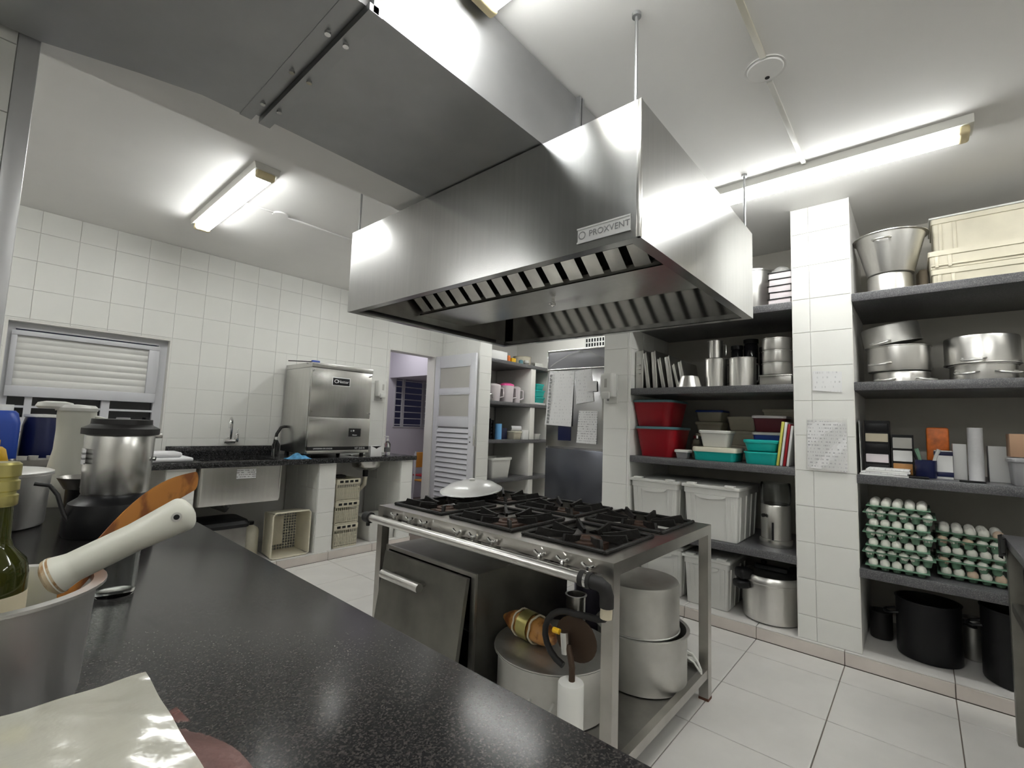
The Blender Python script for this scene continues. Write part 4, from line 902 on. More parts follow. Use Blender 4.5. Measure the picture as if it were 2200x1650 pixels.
o = carton('white box with black label bands beside the blue cup', (3.55, -.092, C_), .07, .075, .155, 'paper_white'); part('band', MB().rbox(-.0365, .0365, -.039, .039, .128, .150, .001), 'navy_plastic', o); part('band', MB().rbox(-.0365, .0365, -.039, .039, .012, .038, .001), 'navy_plastic', o)
carton('plain white box left of the paper roll', (3.62, -.160, C_), .10, .055, .195, 'paper_white')
pr2 = thing('paper_roll', 'upright roll of white paper towel on the shelf', 'paper roll', (3.55, -.222, C_))
part('roll', MB().lathe([(.012, 0), (.031, 0), (.031, .285), (.012, .285)], 28), 'cloth_white', pr2)
carton('plain white box right of the paper roll', (3.62, -.315, C_), .10, .088, .190, 'paper_white')
solo('knife', 'small black knife lying on the shelf edge', 'knife', MB().rbox(-.008, .008, -.05, .05, 0, .010, .003), 'black_plastic', (3.385, -.195, C_), R_(6))
tub('grey tub with a pale green side at the right end', (3.45, -.385, C_), .16, .10, .125, 'grey_plastic', lid='grey_plastic'); carton('brown cardboard box on the grey tub', (3.47, -.385, C_+.141), .13, .10, .115, 'cardboard')
# egg shelf
def egg_mesh(m_): return MB().lathe([(.0, 0)]+[((.0222-.0022*math.cos(t))*math.sin(t), .0275-.0275*math.cos(t)) for t in [k*math.pi/12 for k in range(1, 12)]]+[(.0, .055)], 16).mesh('egg', m_)
EG = [egg_mesh('egg_white'), egg_mesh('egg_tan')]
def egg_tray(label, loc, nx, ny, p_, group, rz=0, hi=0):
    t = thing('egg_tray', label, 'egg tray', loc, rz, group)
    b = MB(); w, d = nx*p_, ny*p_
    b.rbox(-w/2-.016, w/2+.012, -d/2-.010, d/2+.010, .024+hi, .0285+hi, .001)
    for i in range(nx):
        for j in range(ny):
            b.lathe([(.010, .002), (.016, .004), (.0238, .025+hi), (.0228, .025+hi), (.014, .008), (.009, .006)], 10, (-w/2+(i+.5)*p_, -d/2+(j+.5)*p_, 0))
    part('tray', b, 'egg_tray_green', t)
def eggs(loc, nx, ny, p_, label, group, dz, tan=0, full=False, rz=0):
    w, d = nx*p_, ny*p_
    for i in range(nx):
        if i > (3 if full else 1): continue
        for j in range(ny):
            k = 1 if random.random() < tan else 0
            o = link('egg', EG[k], None, (loc[0]-w/2+(i+.5)*p_+random.uniform(-.002, .002), loc[1]-d/2+(j+.5)*p_+random.uniform(-.002, .002), loc[2]+dz))
            n_ = ny-1-j; w_ = ('first', 'second', 'third', 'fourth', 'fifth', 'sixth')[n_]
            tag(o, f'{"tan" if k else "white"} egg, {w_} from the pillar in {("the front", "the second", "the third", "the rear")[i]} row, {label}', 'egg', group)
ords = ('lowest', 'second', 'third', 'fourth', 'fifth', 'sixth', 'topmost')
random.seed(3)
for k in range(7):
    ny = 5 if k % 2 == 0 else 6; pp = .0505 if ny == 5 else .0485
    x, y, z = 3.505+(.004 if k % 2 else 0), .120-.002*k+(0 if k % 2 == 0 else -.004), D_+k*.0545
    egg_tray(f'green plastic egg tray by the pillar, {ords[k]} of seven in the stack', (x, y, z), 6, ny, pp, 'egg trays stacked by the pillar', 0, .014 if k % 2 else 0)
    eggs((x, y, z), 6, ny, pp, f'{ords[k]} tray of the tall stack', 'eggs in the tall stack', .008, 0, k == 6)
ords5 = ('lowest', 'second', 'middle', 'fourth', 'topmost')
for k in range(5):
    x, y, z = 3.60, -.178+(.006 if k % 2 else -.004), D_+k*.0545
    egg_tray(f'green plastic egg tray in the short stack away from the pillar, {ords5[k]} of five', (x, y, z), 6, 5, .0505, 'egg trays in the short stack', 0, .014 if k % 2 else 0)
    eggs((x, y, z), 6, 5, .0505, f'{ords5[k]} tray of the short stack', 'eggs in the short stack', .008, .2, k == 4)
# plinth level: blackened pots
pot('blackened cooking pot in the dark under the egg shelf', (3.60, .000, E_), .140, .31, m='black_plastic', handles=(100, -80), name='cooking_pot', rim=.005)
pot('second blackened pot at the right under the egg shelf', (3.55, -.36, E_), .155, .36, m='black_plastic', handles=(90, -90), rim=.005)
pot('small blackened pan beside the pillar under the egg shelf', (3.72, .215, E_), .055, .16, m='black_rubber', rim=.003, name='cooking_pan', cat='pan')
pot('small grey pot between the two blackened pots', (3.76, -.185, E_), .05, .22, m='aluminium_worn', rim=.003)

# ---------------- corner rack contents
def rack(z): return LV2[z]
def bottle(label, loc, r, h, m, cap, name='jug', cat='jug', neck=.35, capm=None):
    p = thing(name, label, cat, loc)
    part('body', MB().lathe([(.001, 0), (r*.9, 0), (r, .012), (r, h*.72), (r*.85, h*.82), (r*neck, h*.9), (r*neck, h*.93), (.001, h*.93)], 28), m, p)
    part('cap', MB().lathe([(.001, h*.92), (r*neck*1.25, h*.92), (r*neck*1.25, h), (.001, h)], 20), capm or cap, p)
    return p
def pitcher(label, loc, r, h, m, lidm, ang=0):
    p = thing('pitcher', label, 'pitcher', loc)
    part('body', MB().lathe([(.001, 0), (r*.85, 0), (r*.9, .01), (r, h*.86), (r*.96, h*.86), (r*.84, .014), (.001, .010)], 28), m, p)
    part('lid', MB().lathe([(r*1.02, h*.85), (r*.98, h*.93), (r*.5, h), (.001, h)], 28), lidm, p)
    ca, sa = math.cos(R_(ang)), math.sin(R_(ang)); part('handle', MB().tube([(ca*a, sa*a, z) for a, z in ((r*.96, h*.78), (r+.05, h*.76), (r+.055, h*.3), (r*.88, h*.22))], .010, 8), m, p)
    return p
z = rack(2)
pitcher('white pitcher left on the cup shelf of the corner rack', (4.43, 4.24, z), .105, .235, 'pink_white', 'pink_white', -20)
pitcher('white pitcher with a pink lid on the corner rack', (4.70, 4.24, z), .100, .265, 'pink_white', 'pink_plastic', -20)
pitcher('slim white pitcher on the corner rack right of the pink lid', (4.90, 4.24, z), .062, .235, 'pink_white', 'pink_white', -20)
mug('small chrome jug at the left end of the cup shelf', (4.29, 4.19, z), .032, .105, -20, m='chrome')
for k, (h, d) in enumerate(((.07, .20), (.085, .20), (.075, .15))):
    tub(f'teal tub in the pile right of the rack upright, {["lowest", "middle", "topmost"][k]} of three', (5.30, 4.20, z+.03+sum((.0, .085, .185)[:k+1][-1:])), d+.02, .16, h, 'teal_plastic', lid='teal_plastic', r=.02, group='teal tubs on the corner rack')
carton('white tray under the teal tubs', (5.30, 4.24, z), .24, .24, .028, 'paper_white', name='tray', cat='tray')
z = rack(1)
for k in range(2):
    p = thing('cup_rack', ('black wire cup rack with rows of cups, front one', 'black wire cup rack with rows of cups, rear one')[k], 'cup rack', (4.32, 4.20+.16*k, z))
    part('frame', MB().box(-.065, .065, -.05, .05, 0, .01).box(-.065, -.055, -.05, .05, 0, .25).box(.055, .065, -.05, .05, 0, .25).box(-.004, .004, -.05, .05, 0, .27), 'black_plastic', p)
    for i in range(5):
        for x in (-.03, .03): part('cup', MB().lathe([(.008, 0), (.02, .008), (.024, .038), (.02, .04)], 12, (x, -.02, .014+i*.046)), 'dark_glass', p)
solo('kitchen_roll', 'upright light blue roll on the corner rack', 'roll', MB().lathe([(.012, 0), (.046, 0), (.046, .205), (.012, .205)], 28), 'sky_blue', (4.52, 4.20, z))
tub('white tub with a lid behind a paper roll on the corner rack', (4.86, 4.22, z), .16, .16, .10, 'old_plastic', lid='cream_plastic'); rl = thing('paper_roll', 'white paper roll lying on the lidded tub of the corner rack', 'paper roll', (4.88, 4.20, z+.149))
part('roll', MB().rings([[(s*.07, r*math.cos(2*math.pi*j/22), r*math.sin(2*math.pi*j/22)) for j in range(22)] for s, r in ((-1, .014), (-1, .036), (1, .036), (1, .014))], False, False, closed=True), 'cloth_white', rl); part('core', MB().tube([(-.071, 0, 0), (.0712, 0, 0)], .013, 14), 'black_gap', rl)
rl.rotation_euler = (0, 0, R_(-35))
solo('binder', 'dark blue binder behind the light blue roll', 'binder', MB().rbox(-.07, .07, -.02, .02, 0, .15, .004), 'navy_plastic', (4.67, 4.26, z))
carton('white box at the foot of the rack upright', (5.00, 4.16, z), .11, .08, .13, 'paper_white'); tub('white tub with cutlery right of the rack upright', (5.27, 4.18, z), .12, .12, .08, 'white_plastic')
z = rack(0)
tub('large white plastic tub on the low shelf of the corner rack', (4.53, 4.26, z), .36, .28, .27, 'white_plastic', taper=.86, lip=.015, lipz=.03)
for k in range(3): carton(f'flat pale tray behind the large white tub, {["lowest", "middle", "topmost"][k]} of three', (4.42, 4.58, z+.20+.04*k), .25, .22, .03, 'paper_white', name='tray', cat='tray', group='trays behind the white tub')
carton('grey plinth box under the flat trays of the corner rack', (4.42, 4.58, z), .26, .23, .198, 'grey_plastic')
z = rack(3)
carton('white carton with a red stripe on top of the corner rack', (4.42, 4.22, z), .30, .18, .115, 'paper_white'); carton('small orange and white packet on top of the corner rack', (4.63, 4.18, z), .05, .06, .085, 'orange_pack', name='packet', cat='packet'); carton('small yellow packet on top of the corner rack', (4.72, 4.17, z), .08, .06, .06, 'yellow_plastic', name='packet', cat='packet')
pot('pale pan on top of the corner rack near the far wall', (5.22, 4.42, z), .13, .16, m='old_plastic', rim=.008, name='basin', cat='basin')
solo('jar', 'small grey-green jar on top of the corner rack', 'jar', MB().lathe([(.001, 0), (.03, 0), (.032, .05), (.02, .06), (.001, .06)], 18), 'teal_lid', (4.90, 4.17, z)); solo('glass_bowl', 'round glass bowl on top of the corner rack', 'bowl', MB().lathe([(.001, 0), (.02, 0), (.045, .03), (.04, .065), (.001, .07)], 20), 'frosted', (5.02, 4.17, z))
carton('silver foil box at the right end of the rack top', (5.24, 4.16, z), .18, .09, .05, 'chrome')
# ------------------------------------------------------------------ under and on the stove
SHZ = .127
bp = pot('big aluminium cauldron with a wide rim under the stove front', (1.715, 1.218, SHZ), .240, .215, m='aluminium_worn', rim=.018, name='cauldron', cat='pot', lid='aluminium_worn', handles=(205,), hz=.5)
rb = thing('stained_bundle', 'golden-brown greasy bundle lying on the cauldron lid', 'bundle', (1.62, 1.285, SHZ+.238))
def rst(u, v):
    a = 2*math.pi*v; r = .062*(math.sin(math.pi*min(max(u, .02), .98))**.45)*(1+.10*math.sin(9*u)+.06*math.sin(3*a+5*u))
    return r, a
rings_ = []
for i in range(15):
    u = i/14; ring = []
    for j in range(18):
        r, a = rst(u, j/18); ring.append((.02*math.sin(3*u)+r*math.cos(a)*.9, .15-.30*u, .056+r*math.sin(a)*.85))
    rings_.append(ring)
part('body', MB().rings(rings_), 'roast_brown', rb)
for u, m_ in ((.30, 'label_cream'), (.62, 'label_cream')):
    part('seam', MB().tube([(.02*math.sin(3*u)+.058*math.cos(a)*.97, .15-.30*u+.004*math.sin(6*a), .056+.058*math.sin(a)*.97) for a in [2*math.pi*k/20 for k in range(20)]], .0045, 6, True), m_, rb)
part('band', MB().rings([[(.02*math.sin(3*u)+.0625*math.cos(2*math.pi*j/20)*.95, .15-.30*u, .056+.0625*math.sin(2*math.pi*j/20)*.95) for j in range(20)] for u in (.36, .42, .50, .56)], False, False), 'gold_cap', rb)
rb.rotation_euler = (0, 0, R_(-8))
pot('aluminium pot with a rolled rim on the lower stove shelf', (2.165, 1.030, SHZ), .205, .235, m='aluminium_worn', rim=.012, handles=(-35, 140), hz=.42, hw=.05)
pot('aluminium pot upside down on the rolled-rim pot under the stove', (2.145, 1.030, SHZ+.237), .178, .215, m='aluminium_worn', rim=.004, inv=True)
ld = thing('pan_lid', 'white cable hook hanging from the pot handle under the stove', 'cable', (2.26, .86, .14))
part('wire', MB().tube([(2.275, .868, .26), (2.30, .84, .24), (2.33, .825, .20), (2.345, .815, .16), (2.34, .81, .13)], .006, 8).tube([(2.275, .866, .235), (2.31, .835, .20), (2.335, .815, .155)], .005, 8), 'white_plastic', ld, True)
ld.name = 'white_wire'
pot('purple-grey saucepan behind the cauldron under the stove', (2.285, 1.375, SHZ), .10, .34, m='purple_pan', rim=.006)
pot('worn aluminium pan behind the hose under the stove', (2.10, 1.36, SHZ), .05, .30, m='aluminium', rim=.006, name='cooking_pan', cat='pan')
wl_ = thing('serving_lid', 'white oval dish lid resting on the back burners', 'lid', (2.03, 2.09, sz+.054))
part('dome', MB().lathe([(.001, .058), (.07, .054), (.14, .036), (.18, .012), (.19, 0), (.186, -.002), (.17, .008), (.12, .028), (.001, .048)], 44, sx=1.26, sy=.90), 'white_gloss', wl_)
part('knob', MB().lathe([(.018, .056), (.02, .066), (.012, .07), (.001, .071)], 18), 'white_plastic', wl_); part('rim', MB().lathe([(.184, -.003), (.196, .0), (.194, .005), (.182, .006)], 44, sx=1.26, sy=.90), 'white_gloss', wl_)
wl_.rotation_euler = (0, R_(-3), R_(20))

# ------------------------------------------------------------------ under the sink counter
bk = thing('plastic_basket', 'cream plastic basket lying on its side beside the counter leg', 'basket', (1.87, 4.14, PZ))
def basket_part(n, b, m='old_plastic', q=None): return part(n, b, m, q or bk, True)
x0, x1, z0, z1, yf, yb_ = 1.70, 2.02, PZ+.001, PZ+.385, 4.13, 4.36
basket_part('rim', MB().tube([(x0, yf, z0+.02), (x0, yf, z1-.02), (x0+.02, yf, z1), (x1-.02, yf, z1), (x1, yf, z1-.02), (x1, yf, z0+.02), (x1-.02, yf, z0+.007), (x0+.02, yf, z0+.007)], .007, 8, True))
ix0, ix1, iz0, iz1 = x0+.02, x1-.02, z0+.02, z1-.02
g = MB()
for k in range(13): xx = ix0+k*(ix1-ix0)/12; g.box(xx-.0028, xx+.0028, yb_, yb_+.005, iz0, iz1)
for k in range(15): zz = iz0+k*(iz1-iz0)/14; g.box(ix0, ix1, yb_+.0005, yb_+.0045, zz-.0028, zz+.0028)
basket_part('bottom_grid', g)
basket_part('label_panel', MB().rbox(1.80, 1.885, yb_-.002, yb_+.006, z0+.07, z1-.07, .003), 'old_plastic')
for a, b in (((x0, ix0), 0), ((x1, ix1), 0)):
    basket_part('side_wall', MB().add([(a[0], yf, z0+.01), (a[0], yf, z1-.01), (a[1], yb_, iz1), (a[1], yb_, iz0), (a[0]+.003, yf, z0+.01), (a[0]+.003, yf, z1-.01), (a[1]+.003, yb_, iz1), (a[1]+.003, yb_, iz0)], [(0, 1, 2, 3), (7, 6, 5, 4), (0, 4, 5, 1), (1, 5, 6, 2), (2, 6, 7, 3), (3, 7, 4, 0)]))
for a in ((z0+.004, iz0), (z1, iz1)):
    basket_part('side_wall', MB().add([(x0+.01, yf, a[0]), (x1-.01, yf, a[0]), (ix1, yb_, a[1]), (ix0, yb_, a[1]), (x0+.01, yf, a[0]+.003), (x1-.01, yf, a[0]+.003), (ix1, yb_, a[1]+.003), (ix0, yb_, a[1]+.003)], [(0, 1, 2, 3), (7, 6, 5, 4), (0, 4, 5, 1), (1, 5, 6, 2), (2, 6, 7, 3), (3, 7, 4, 0)]))
def slat_crate(label, loc, w, d, h):
    p = thing('plastic_basket', label, 'basket', loc, 0, 'stacked cream baskets under the counter')
    part('top_rim', MB().rbox(-w/2, w/2, -d/2, -d/2+.008, h-.045, h, .002).rbox(-w/2, -w/2+.008, -d/2+.008, d/2-.008, h-.045, h, .002).rbox(w/2-.008, w/2, -d/2+.008, d/2-.008, h-.045, h, .002).rbox(-w/2, w/2, d/2-.008, d/2, h-.045, h, .002), 'old_plastic', p)
    part('base', MB().rbox(-w/2+.006, w/2-.006, -d/2+.006, d/2-.006, 0, .016, .003), 'old_plastic', p)
    for k in range(4):
        xx = -w/2+.03+k*(w-.06)/3.6; part('slot', MB().box(xx, xx+.035, -d/2-.001, -d/2+.001, h-.034, h-.012), 'black_gap', p)
    g = MB()
    for k in range(13): xx = -w/2+.006+k*(w-.012)/12; g.box(xx-.002, xx+.002, -d/2+.003, -d/2+.007, .012, h-.04)
    for k in range(5): zz = .03+k*(h-.08)/4; g.box(-w/2+.006, w/2-.006, -d/2+.0035, -d/2+.0065, zz-.003, zz+.003)
    for s in (-1, 1):
        for k in range(9): yy = -d/2+.02+k*(d-.04)/8; g.box(s*(w/2-.006)-.002, s*(w/2-.006)+.002, yy-.003, yy+.003, .012, h-.04)
    part('front_grid', g, 'old_plastic', p)
    part('inner_load', MB().rbox(-w/2+.012, w/2-.012, -d/2+.013, d/2-.012, .018, h*.62, .006), 'cream_plastic', p)
for k in range(3):
    slat_crate(f'cream slatted basket, {["lowest", "middle", "topmost"][k]} of three stacked right of the counter leg', (2.375, 4.30, PZ+.001+k*.212), .245, .34, .211)
carton('small dark cloth on the topmost slatted basket', (2.33, 4.24, PZ+.640), .10, .10, .028, 'black_rubber', name='cloth', cat='cloth', b=.012)
wb = tub('white plastic bin with a flat lid beside the basket stack', (2.79, 4.31, PZ), .30, .34, .215, 'white_plastic', lid='white_plastic', taper=.95, r=.03, name='storage_bin', cat='bin')
bx = thing('steel_bin', 'steel box with a bulky black lid under the sink tank', 'bin', (1.33, 4.36, PZ))
part('body', MB().rbox(-.19, .19, -.17, .17, 0, .30, .01), 'steel_dark', bx); part('lid', MB().loft([(.42, .38, .05, .30), (.43, .39, .06, .325), (.40, .36, .06, .35), (.30, .26, .05, .36)]), 'black_plastic', bx); part('bolt', MB().tube([(-.02, -.176, .22), (-.02, -.168, .22)], .014, 12), 'black_plastic', bx)
wj = bottle('grubby white jerrycan between the steel box and the basket', (1.60, 4.36, PZ), .075, .30, 'cream_plastic', 'black_plastic', name='jerrycan', cat='jerrycan')
pump = solo('pump_unit', 'dim grey water pump in front of the wall behind the basket', 'pump', MB().lathe([(.05, 0), (.075, .02), (.075, .12), (.05, .15)], 20).rbox(-.03, .03, -.11, .0, .04, .10, .01), 'steel_dark', (1.62, 4.62, PZ))

# ------------------------------------------------------------------ on the sink counter
KZ = .914
tw = thing('folded_cloth', 'folded white cloths at the left of the sink', 'cloth', (.93, 4.32, KZ))
part('lower_fold', MB().rbox(-.17, .17, -.13, .13, 0, .035, .016, 3), 'cloth_white', tw); part('upper_fold', MB().rbox(-.15, .10, -.11, .10, .035, .075, .018, 3), 'cloth_white', tw)
rg = MB().grid(lambda u, v: (1.80+.19*u, 4.12+.14*v, KZ+.004+.045*math.sin(math.pi*u)*math.sin(math.pi*v)*(.7+.5*math.sin(13*u+5*v))), 16, 12, .003)
solo('blue_cloth', 'crumpled blue and white cloth on the counter edge', 'cloth', rg, 'cloth_blue', (1.9, 4.19, KZ), world=True)
cl = thing('spray_bottle', 'clear plastic bottle beside the dishwasher hose', 'bottle', (1.83, 4.52, KZ))
part('body', MB().lathe([(.001, 0), (.032, 0), (.034, .01), (.034, .11), (.014, .15), (.014, .16), (.001, .16)], 22), 'glass_clear', cl); part('cap', MB().lathe([(.016, .158), (.016, .18), (.001, .182)], 16), 'white_plastic', cl)
wbx = carton('small white box with a black mark at the dishwasher side', (2.69, 4.24, KZ), .125, .10, .105, 'paper_white'); part('mark', MB().prism([(-.06, .105), (.06, .105), (.02, .090), (0, .078), (-.02, .090)], 'y', -.0515, -.049), 'black_plastic', wbx)
cb2 = thing('gel_bottle', 'clear gel bottle with a pump at the end of the counter', 'bottle', (2.96, 4.40, KZ))
part('body', MB().lathe([(.001, 0), (.033, 0), (.034, .008), (.034, .115), (.014, .145), (.001, .145)], 22), 'glass_clear', cb2); part('label', MB().lathe([(.0345, .03), (.0345, .075)], 22), 'ink_grey', cb2); part('pump', MB().lathe([(.014, .143), (.014, .165), (.005, .168), (.005, .19)], 14).rbox(-.04, .01, -.007, .007, .188, .20, .003), 'white_plastic', cb2)
bc = thing('plastic_clip', 'blue plastic clip on top of the dishwasher', 'clip', (2.02, 4.30, 1.800)); part('jaw', MB().rbox(-.015, .06, -.02, .02, 0, .028, .008), 'blue_plastic', bc); part('wire', MB().tube([(-.015, 0, .012), (-.10, .06, .01), (-.18, .12, .008)], .005, 6), 'black_rubber', bc)
# goods at the far left of that counter
def jerry(label, loc, w, d, h, m, capm):
    p = thing('jerrycan', label, 'jerrycan', loc)
    part('body', MB().loft([(w*.94, d*.94, .03, 0), (w, d, .035, .015), (w, d, .035, h*.70), (w*.86, d*.86, .04, h*.86), (w*.70, d*.70, .04, h*.90), (w*.6, d*.6, .04, h*.90)]), m, p)
    part('cap', MB().lathe([(.001, h*.895), (w*.30, h*.895), (w*.30, h), (.001, h)], 22), capm, p)
    return p
jerry('bright blue jerrycan with a white cap beside the window', (.078, 4.36, KZ), .175, .20, .385, 'blue_plastic', 'white_plastic')
dm = thing('plastic_drum', 'dark navy drum with a pale rim under the window', 'drum', (.287, 4.45, KZ)); part('body', MB().lathe([(.001, 0), (.105, 0), (.115, .02), (.115, .10), (.11, .25), (.098, .31), (.001, .31)], 36), 'navy_plastic', dm); part('rim', MB().lathe([(.102, .308), (.106, .312), (.106, .328), (.001, .33)], 36), 'white_plastic', dm)
ty = thing('tray', 'dark tray with small cups and cutlery in front of the navy drum', 'tray', (.265, 4.17, KZ)); part('tray', MB().loft([(.24, .13, .02, .0), (.27, .15, .025, .05), (.262, .142, .025, .05), (.235, .125, .02, .006)]), 'steel_dark', ty)
for k, (x, y) in enumerate(((-.08, .0), (-.03, .03), (.05, .01))): part('cup', MB().lathe([(.001, .008), (.018, .008), (.024, .07), (.021, .07), (.016, .014), (.001, .012)], 16, (x, y, 0)), 'frosted', ty)

# ------------------------------------------------------------------ near granite counter with everything on it
GZ_ = .87
nc = thing('granite_counter', 'black speckled granite counter running past the camera', 'counter', (-.02, 1.1, 0))
part('worktop', MB().rbox(-.95, .580, -1.1, 3.02, GZ_-.035, GZ_, .004), 'granite_counter', nc, True)
part('cabinet_wall', MB().box(-.9, .50, -1.05, 2.97, .0, GZ_-.036), 'wall_paint', nc, True)
fp = pot('dull aluminium pot with a rolled rim at the near left', (.020, .955, GZ_), .118, .162, m='aluminium_light', rim=.011, taper=.93)
ob = thing('oil_bottle', 'green glass olive oil bottle with a gold cap standing in the near pot', 'bottle', (.022, .925, GZ_+.009))
part('glass', MB().lathe([(.001, 0), (.036, 0), (.040, .006), (.040, .180), (.036, .198), (.022, .215), (.0185, .228), (.0175, .275), (.001, .275)], 36), 'bottle_glass', ob)
part('oil', MB().lathe([(.001, .004), (.036, .006), (.0365, .18), (.032, .196), (.018, .214), (.014, .23), (.001, .23)], 30), 'bottle_oil', ob)
part('label', MB().lathe([(.0404, .085), (.0406, .086), (.0406, .156), (.0404, .157)], 36), 'label_cream', ob); part('label_band', MB().lathe([(.0407, .092), (.0408, .093), (.0408, .128), (.0407, .129)], 36), 'label_yellow', ob)
part('cap', MB().lathe([(.0195, .270), (.021, .272), (.021, .284), (.0185, .286), (.0185, .289), (.021, .291), (.021, .303), (.0185, .305), (.0185, .308), (.021, .31), (.021, .325), (.018, .328), (.001, .328)], 32), 'gold_cap', ob)
# white plastic pestle across the pot rim
a0 = Vector((.079, .836, 1.068)); a1 = Vector((.215, .800, 1.142)); L_ = (a1-a0).length; ax_ = (a1-a0).normalized()
yv = (Vector((0, 0, 1.28))-(a0+a1)/2); yv = (yv-ax_*yv.dot(ax_)).normalized(); xv = yv.cross(ax_)
Mq = Matrix(((xv.x, yv.x, ax_.x, a0.x), (xv.y, yv.y, ax_.y, a0.y), (xv.z, yv.z, ax_.z, a0.z), (0, 0, 0, 1)))
ws = thing('plastic_pestle', 'thick white plastic handle with a hole, lying across the near pot', 'utensil', tuple(a0)); wsv = -Vector(a0)
secs = []
for k in range(49):
    u = k/48; r = .0195 if u > .12 else .0195+.005*(1-u/.12)
    fl_ = 1-.30*max(0, (u-.55)/.45); wd = 1+.34*max(0, (u-.55)/.45)
    if u > .90: q = math.sqrt(max(0.02, 1-((u-.90)/.105)**2)); wd *= q; fl_ *= .6+.4*q
    secs.append([(r*wd*math.cos(2*math.pi*j/24), r*fl_*math.sin(2*math.pi*j/24), u*L_) for j in range(24)])
o = part('handle', MB().rings(secs, M=Mq), 'white_rod_plastic', ws); o.location = wsv
hole = Mq @ Vector((0, 0, L_*.86))
for q in (1, -1):
    o = part('hole_rim', MB().rings([[(r*math.cos(2*math.pi*j/20), q*.0163, L_*.875+r*math.sin(2*math.pi*j/20)) for j in range(20)] for r in (.0065, .0035)]+[[(.0033*math.cos(2*math.pi*j/20), q*.0150, L_*.875+.0033*math.sin(2*math.pi*j/20)) for j in range(20)]], False, True, M=Mq), 'frosted', ws); o.location = wsv
    o = part('hole', MB().rings([[(.0036*math.cos(2*math.pi*j/20), q*y, L_*.875+.0036*math.sin(2*math.pi*j/20)) for j in range(20)] for y in (.0150, .0166)], M=Mq), 'black_gap', ws); o.location = wsv
o = part('butt_end', MB().rings([[(r*math.cos(2*math.pi*j/24), r*math.sin(2*math.pi*j/24), z) for j in range(24)] for r, z in ((.0245, .004), (.0235, -.004), (.018, -.008), (.001, -.009))], False, True, M=Mq), 'pestle_end', ws); o.location = wsv
# wooden spoon leaning behind the pestle
wsp = thing('wooden_spoon', 'scorched wooden spoon leaning behind the white plastic handle', 'spoon', (.11, .93, 1.0))
def spoon(u):
    return Vector((.100+.215*u, 0.93+.30*u-.05*u*u, 1.018+.118*u-.025*math.sin(math.pi*u)*-1))
part('handle', MB().rings([[tuple(spoon(k/14)+Vector((.010*(1-.35*abs(k/14-.6))*math.cos(t), .008*math.cos(t), (.020+.010*math.sin(math.pi*k/14))*math.sin(t)))) for t in [2*math.pi*j/16 for j in range(16)]] for k in range(15)]), 'wood_spoon', wsp, True)
# glass, wrapped block
tg = thing('drinking_glass', 'clear drinking glass just behind the near pot', 'glass', (.232, 1.375, GZ_))
part('glass', MB().lathe([(.001, 0), (.034, 0), (.036, .004), (.041, .12), (.039, .12), (.034, .012), (.001, .009)], 30), 'glass_clear', tg)
wbk = thing('wrapped_tray', 'pale block wrapped in shiny plastic film in the near left corner', 'package', (.02, .50, GZ_))
bw = MB()
def wrap(u, v):
    x = -.13+.283*u; y = .30+.352*v
    ed = min(u, 1-u, v, 1-v); return (x, y, GZ_+.130*min(1, (ed/.03)**.35)+.0018*math.sin(23*u+9*v)*math.sin(17*v-5*u)) if ed > 0 else (x, y, GZ_+.001)
bw.grid(wrap, 48, 48, .002); part('film', bw, 'film_wrap', wbk, True)
part('block', MB().rbox(-.112, .124, .318, .627, GZ_+.001, GZ_+.118, .01), 'label_cream', wbk, True)
def flap(u, v): return (.150+u*(.095-.032*v*v), .50+.285*v, GZ_+.085*(1-u)**1.4*(1-v)+.004+.006*math.sin(9*v+4*u))
part('film_flap', MB().grid(flap, 10, 14, .001), 'film_red', wbk, True)
# pots and machines further along the counter
ap = pot('shiny aluminium pot with a flat lid near the blender', (.030, 2.400, GZ_), .158, .182, m='aluminium_light', rim=.008, lid='aluminium_light', taper=.97)
bl = thing('blender', 'industrial blender with steel jar, black lid and black motor base', 'blender', (.325, 2.085, GZ_))
part('motor_base', MB().lathe([(.001, 0), (.122, 0), (.128, .01), (.128, .07), (.118, .105), (.094, .122), (.090, .132), (.001, .132)], 40), 'black_plastic', bl)
part('jar', MB().lathe([(.001, .132), (.088, .132), (.091, .14), (.0955, .335), (.0935, .338), (.001, .338)], 44), 'steel', bl)
part('lid', MB().lathe([(.094, .330), (.106, .332), (.106, .352), (.088, .362), (.084, .366), (.083, .383), (.001, .384)], 44), 'black_rubber', bl)
part('lid_plug', MB().lathe([(.001, .383), (.020, .383), (.019, .389), (.001, .389)], 20), 'grey_plastic', bl)
part('bracket', MB().rbox(.09, .115, -.012, .012, .318, .334, .002), 'steel', bl); part('data_label', MB().rbox(-.100, -.092, -.050, -.02, .235, .285, .001), 'print_label', bl)
part('pivot', MB().tube([(.088, -.04, .248), (.094, -.043, .248)], .008, 12), 'chrome', bl)
part('power_cord', MB().tube([(-.20, -.02, .178), (-.165, -.02, .170), (-.145, -.03, .140), (-.135, -.035, .105), (-.125, -.04, .075), (-.10, -.05, .03)], .006, 8), 'black_rubber', bl)
fpn = thing('frying_pan', 'black-handled frying pan lying between pot and blender', 'pan', (.31, 2.43, GZ_)); part('pan', MB().lathe([(.001, 0), (.075, 0), (.10, .045), (.097, .045), (.072, .005), (.001, .004)], 30, (.0, .10, .10)), 'steel_dark', fpn); part('support', MB().lathe([(.001, 0), (.07, 0), (.07, .10), (.001, .10)], 24, (0, .10, 0)), 'black_plastic', fpn); part('handle', MB().tube([(-.02, .01, .14), (-.03, -.05, .145), (-.045, -.13, .125)], [.011, .013, .010], 10), 'black_plastic', fpn)
jg = thing('plastic_jug', 'tall white plastic jug with a spouted lid behind the blender', 'jug', (.275, 2.80, GZ_))
rs = []
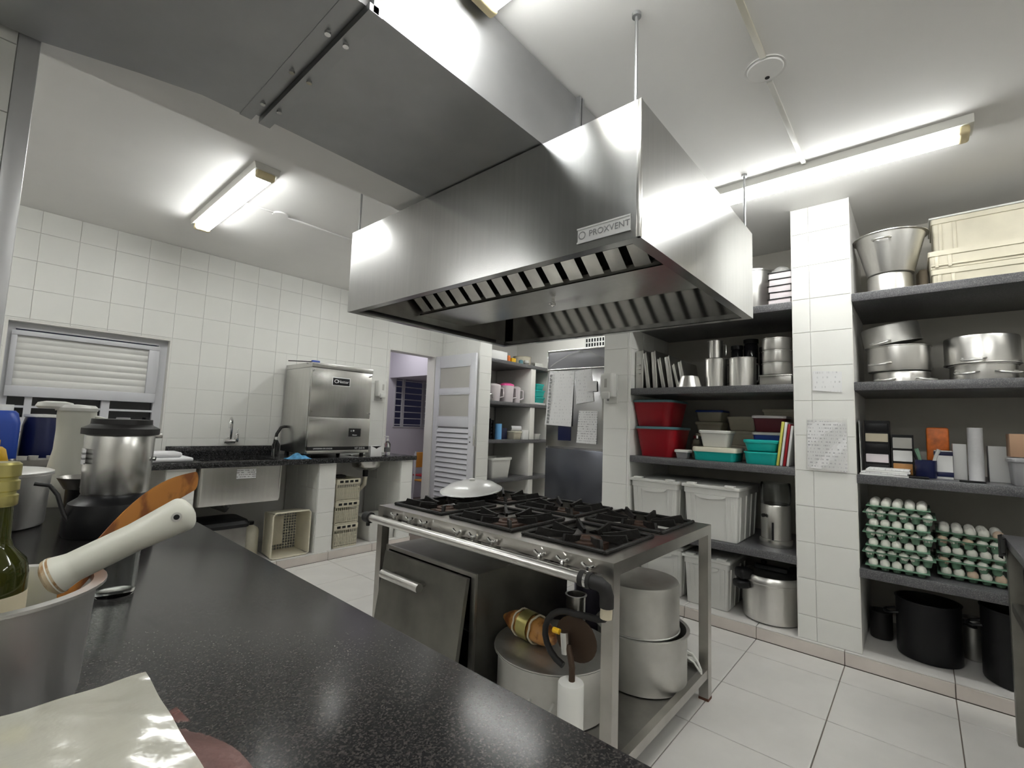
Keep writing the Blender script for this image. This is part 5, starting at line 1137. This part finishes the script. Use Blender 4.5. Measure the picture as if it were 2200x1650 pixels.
for z, w, cx in ((0, .072, -.012), (.015, .078, -.012), (.10, .075, -.010), (.17, .068, -.006), (.24, .063, .0), (.32, .063, .002), (.39, .066, .002), (.412, .065, .002), (.424, .055, .002)):
    rs.append([(cx+w*math.cos(2*math.pi*j/30), w*.95*math.sin(2*math.pi*j/30), z) for j in range(30)])
part('body', MB().rings(rs), 'white_rod_plastic', jg)
part('spout_lid', MB().loft([(.10, .07, .03, .412), (.125, .085, .035, .422), (.11, .07, .03, .438), (.06, .04, .018, .444)], c=(-.07, 0)), 'white_plastic', jg)
part('lid', MB().lathe([(.070, .405), (.072, .418), (.06, .430), (.001, .434)], 30), 'white_plastic', jg)
part('handle', MB().tube([(.055, -.02, .38), (.10, -.035, .37), (.105, -.035, .22), (.05, -.02, .17)], .011, 10), 'white_rod_plastic', jg)
yj = jerry('orange-yellow jug at the left frame edge in front of the blue jerrycan', (.018, 2.86, GZ_), .14, .11, .275, 'yellow_plastic', 'yellow_plastic')

# ------------------------------------------------------------------ right edge of the picture and the lobby
tb_ = thing('work_table', 'dark steel work table corner at the right edge', 'table', (2.85, -.65, 0))
part('top', MB().rbox(2.45, 3.075, -1.2, -.262, .835, .870, .004), 'granite_shelf', tb_, True)
for x in (2.47, 3.02):
    for y in (-1.17, -.315): part('leg', MB().rbox(x, x+.045, y, y+.045, 0, .835, .004), 'oven_enamel', tb_, True)
part('rail', MB().rbox(2.515, 3.02, -.31, -.275, .55, .59, .003), 'oven_enamel', tb_, True)
solo('dish_cloth', 'dark damp cloth hanging over the table corner', 'cloth', MB().grid(lambda u, v: (2.86+.20*u, -.262+.012+.008*math.sin(11*u), .873-.10*v*v*(.5+u*.6)), 12, 10, .003), 'black_rubber', (2.96, -.25, .78), world=True)
ch = thing('lobby_chair', 'red seated metal chair in the lobby beyond the doorway', 'chair', (4.78, 5.90, 0))
part('seat', MB().rbox(-.19, .19, -.19, .19, .43, .455, .012), 'chair_red', ch); part('backrest', MB().rbox(-.17, .17, .17, .195, .58, .76, .012), 'chair_red', ch)
for x, y in ((-.17, -.17), (.17, -.17), (-.17, .18), (.17, .18)): part('leg', MB().tube([(x*1.12, y*1.12, 0), (x, y, .44), (x, y, .44 if y < 0 else .78)] if y > 0 else [(x*1.12, y*1.12, 0), (x, y, .44)], .011, 8), 'white_metal', ch)
c2 = thing('lobby_chair', 'orange backed chair in the lobby by the door frame', 'chair', (4.38, 5.35, 0))
part('seat', MB().rbox(-.18, .18, -.18, .18, .43, .455, .012), 'chair_orange', c2); part('backrest', MB().rbox(-.16, .16, .17, .195, .62, .84, .012), 'chair_orange', c2)
for x, y in ((-.17, -.17), (.17, -.17), (-.17, .18), (.17, .18)): part('leg', MB().tube([(x*1.12, y*1.12, 0), (x, y, .44), (x, y, .85)] if y > 0 else [(x*1.12, y*1.12, 0), (x, y, .44)], .011, 8), 'white_metal', c2)
lobby = bpy.data.lights.new('lobby_lamp', 'AREA'); lobby.energy = 7; lobby.size = .6; lobby.color = (.97, .95, 1)
lo = bpy.data.objects.new('lobby_lamp', lobby); col.objects.link(lo); lo.location = (3.75, 5.7, 2.66)
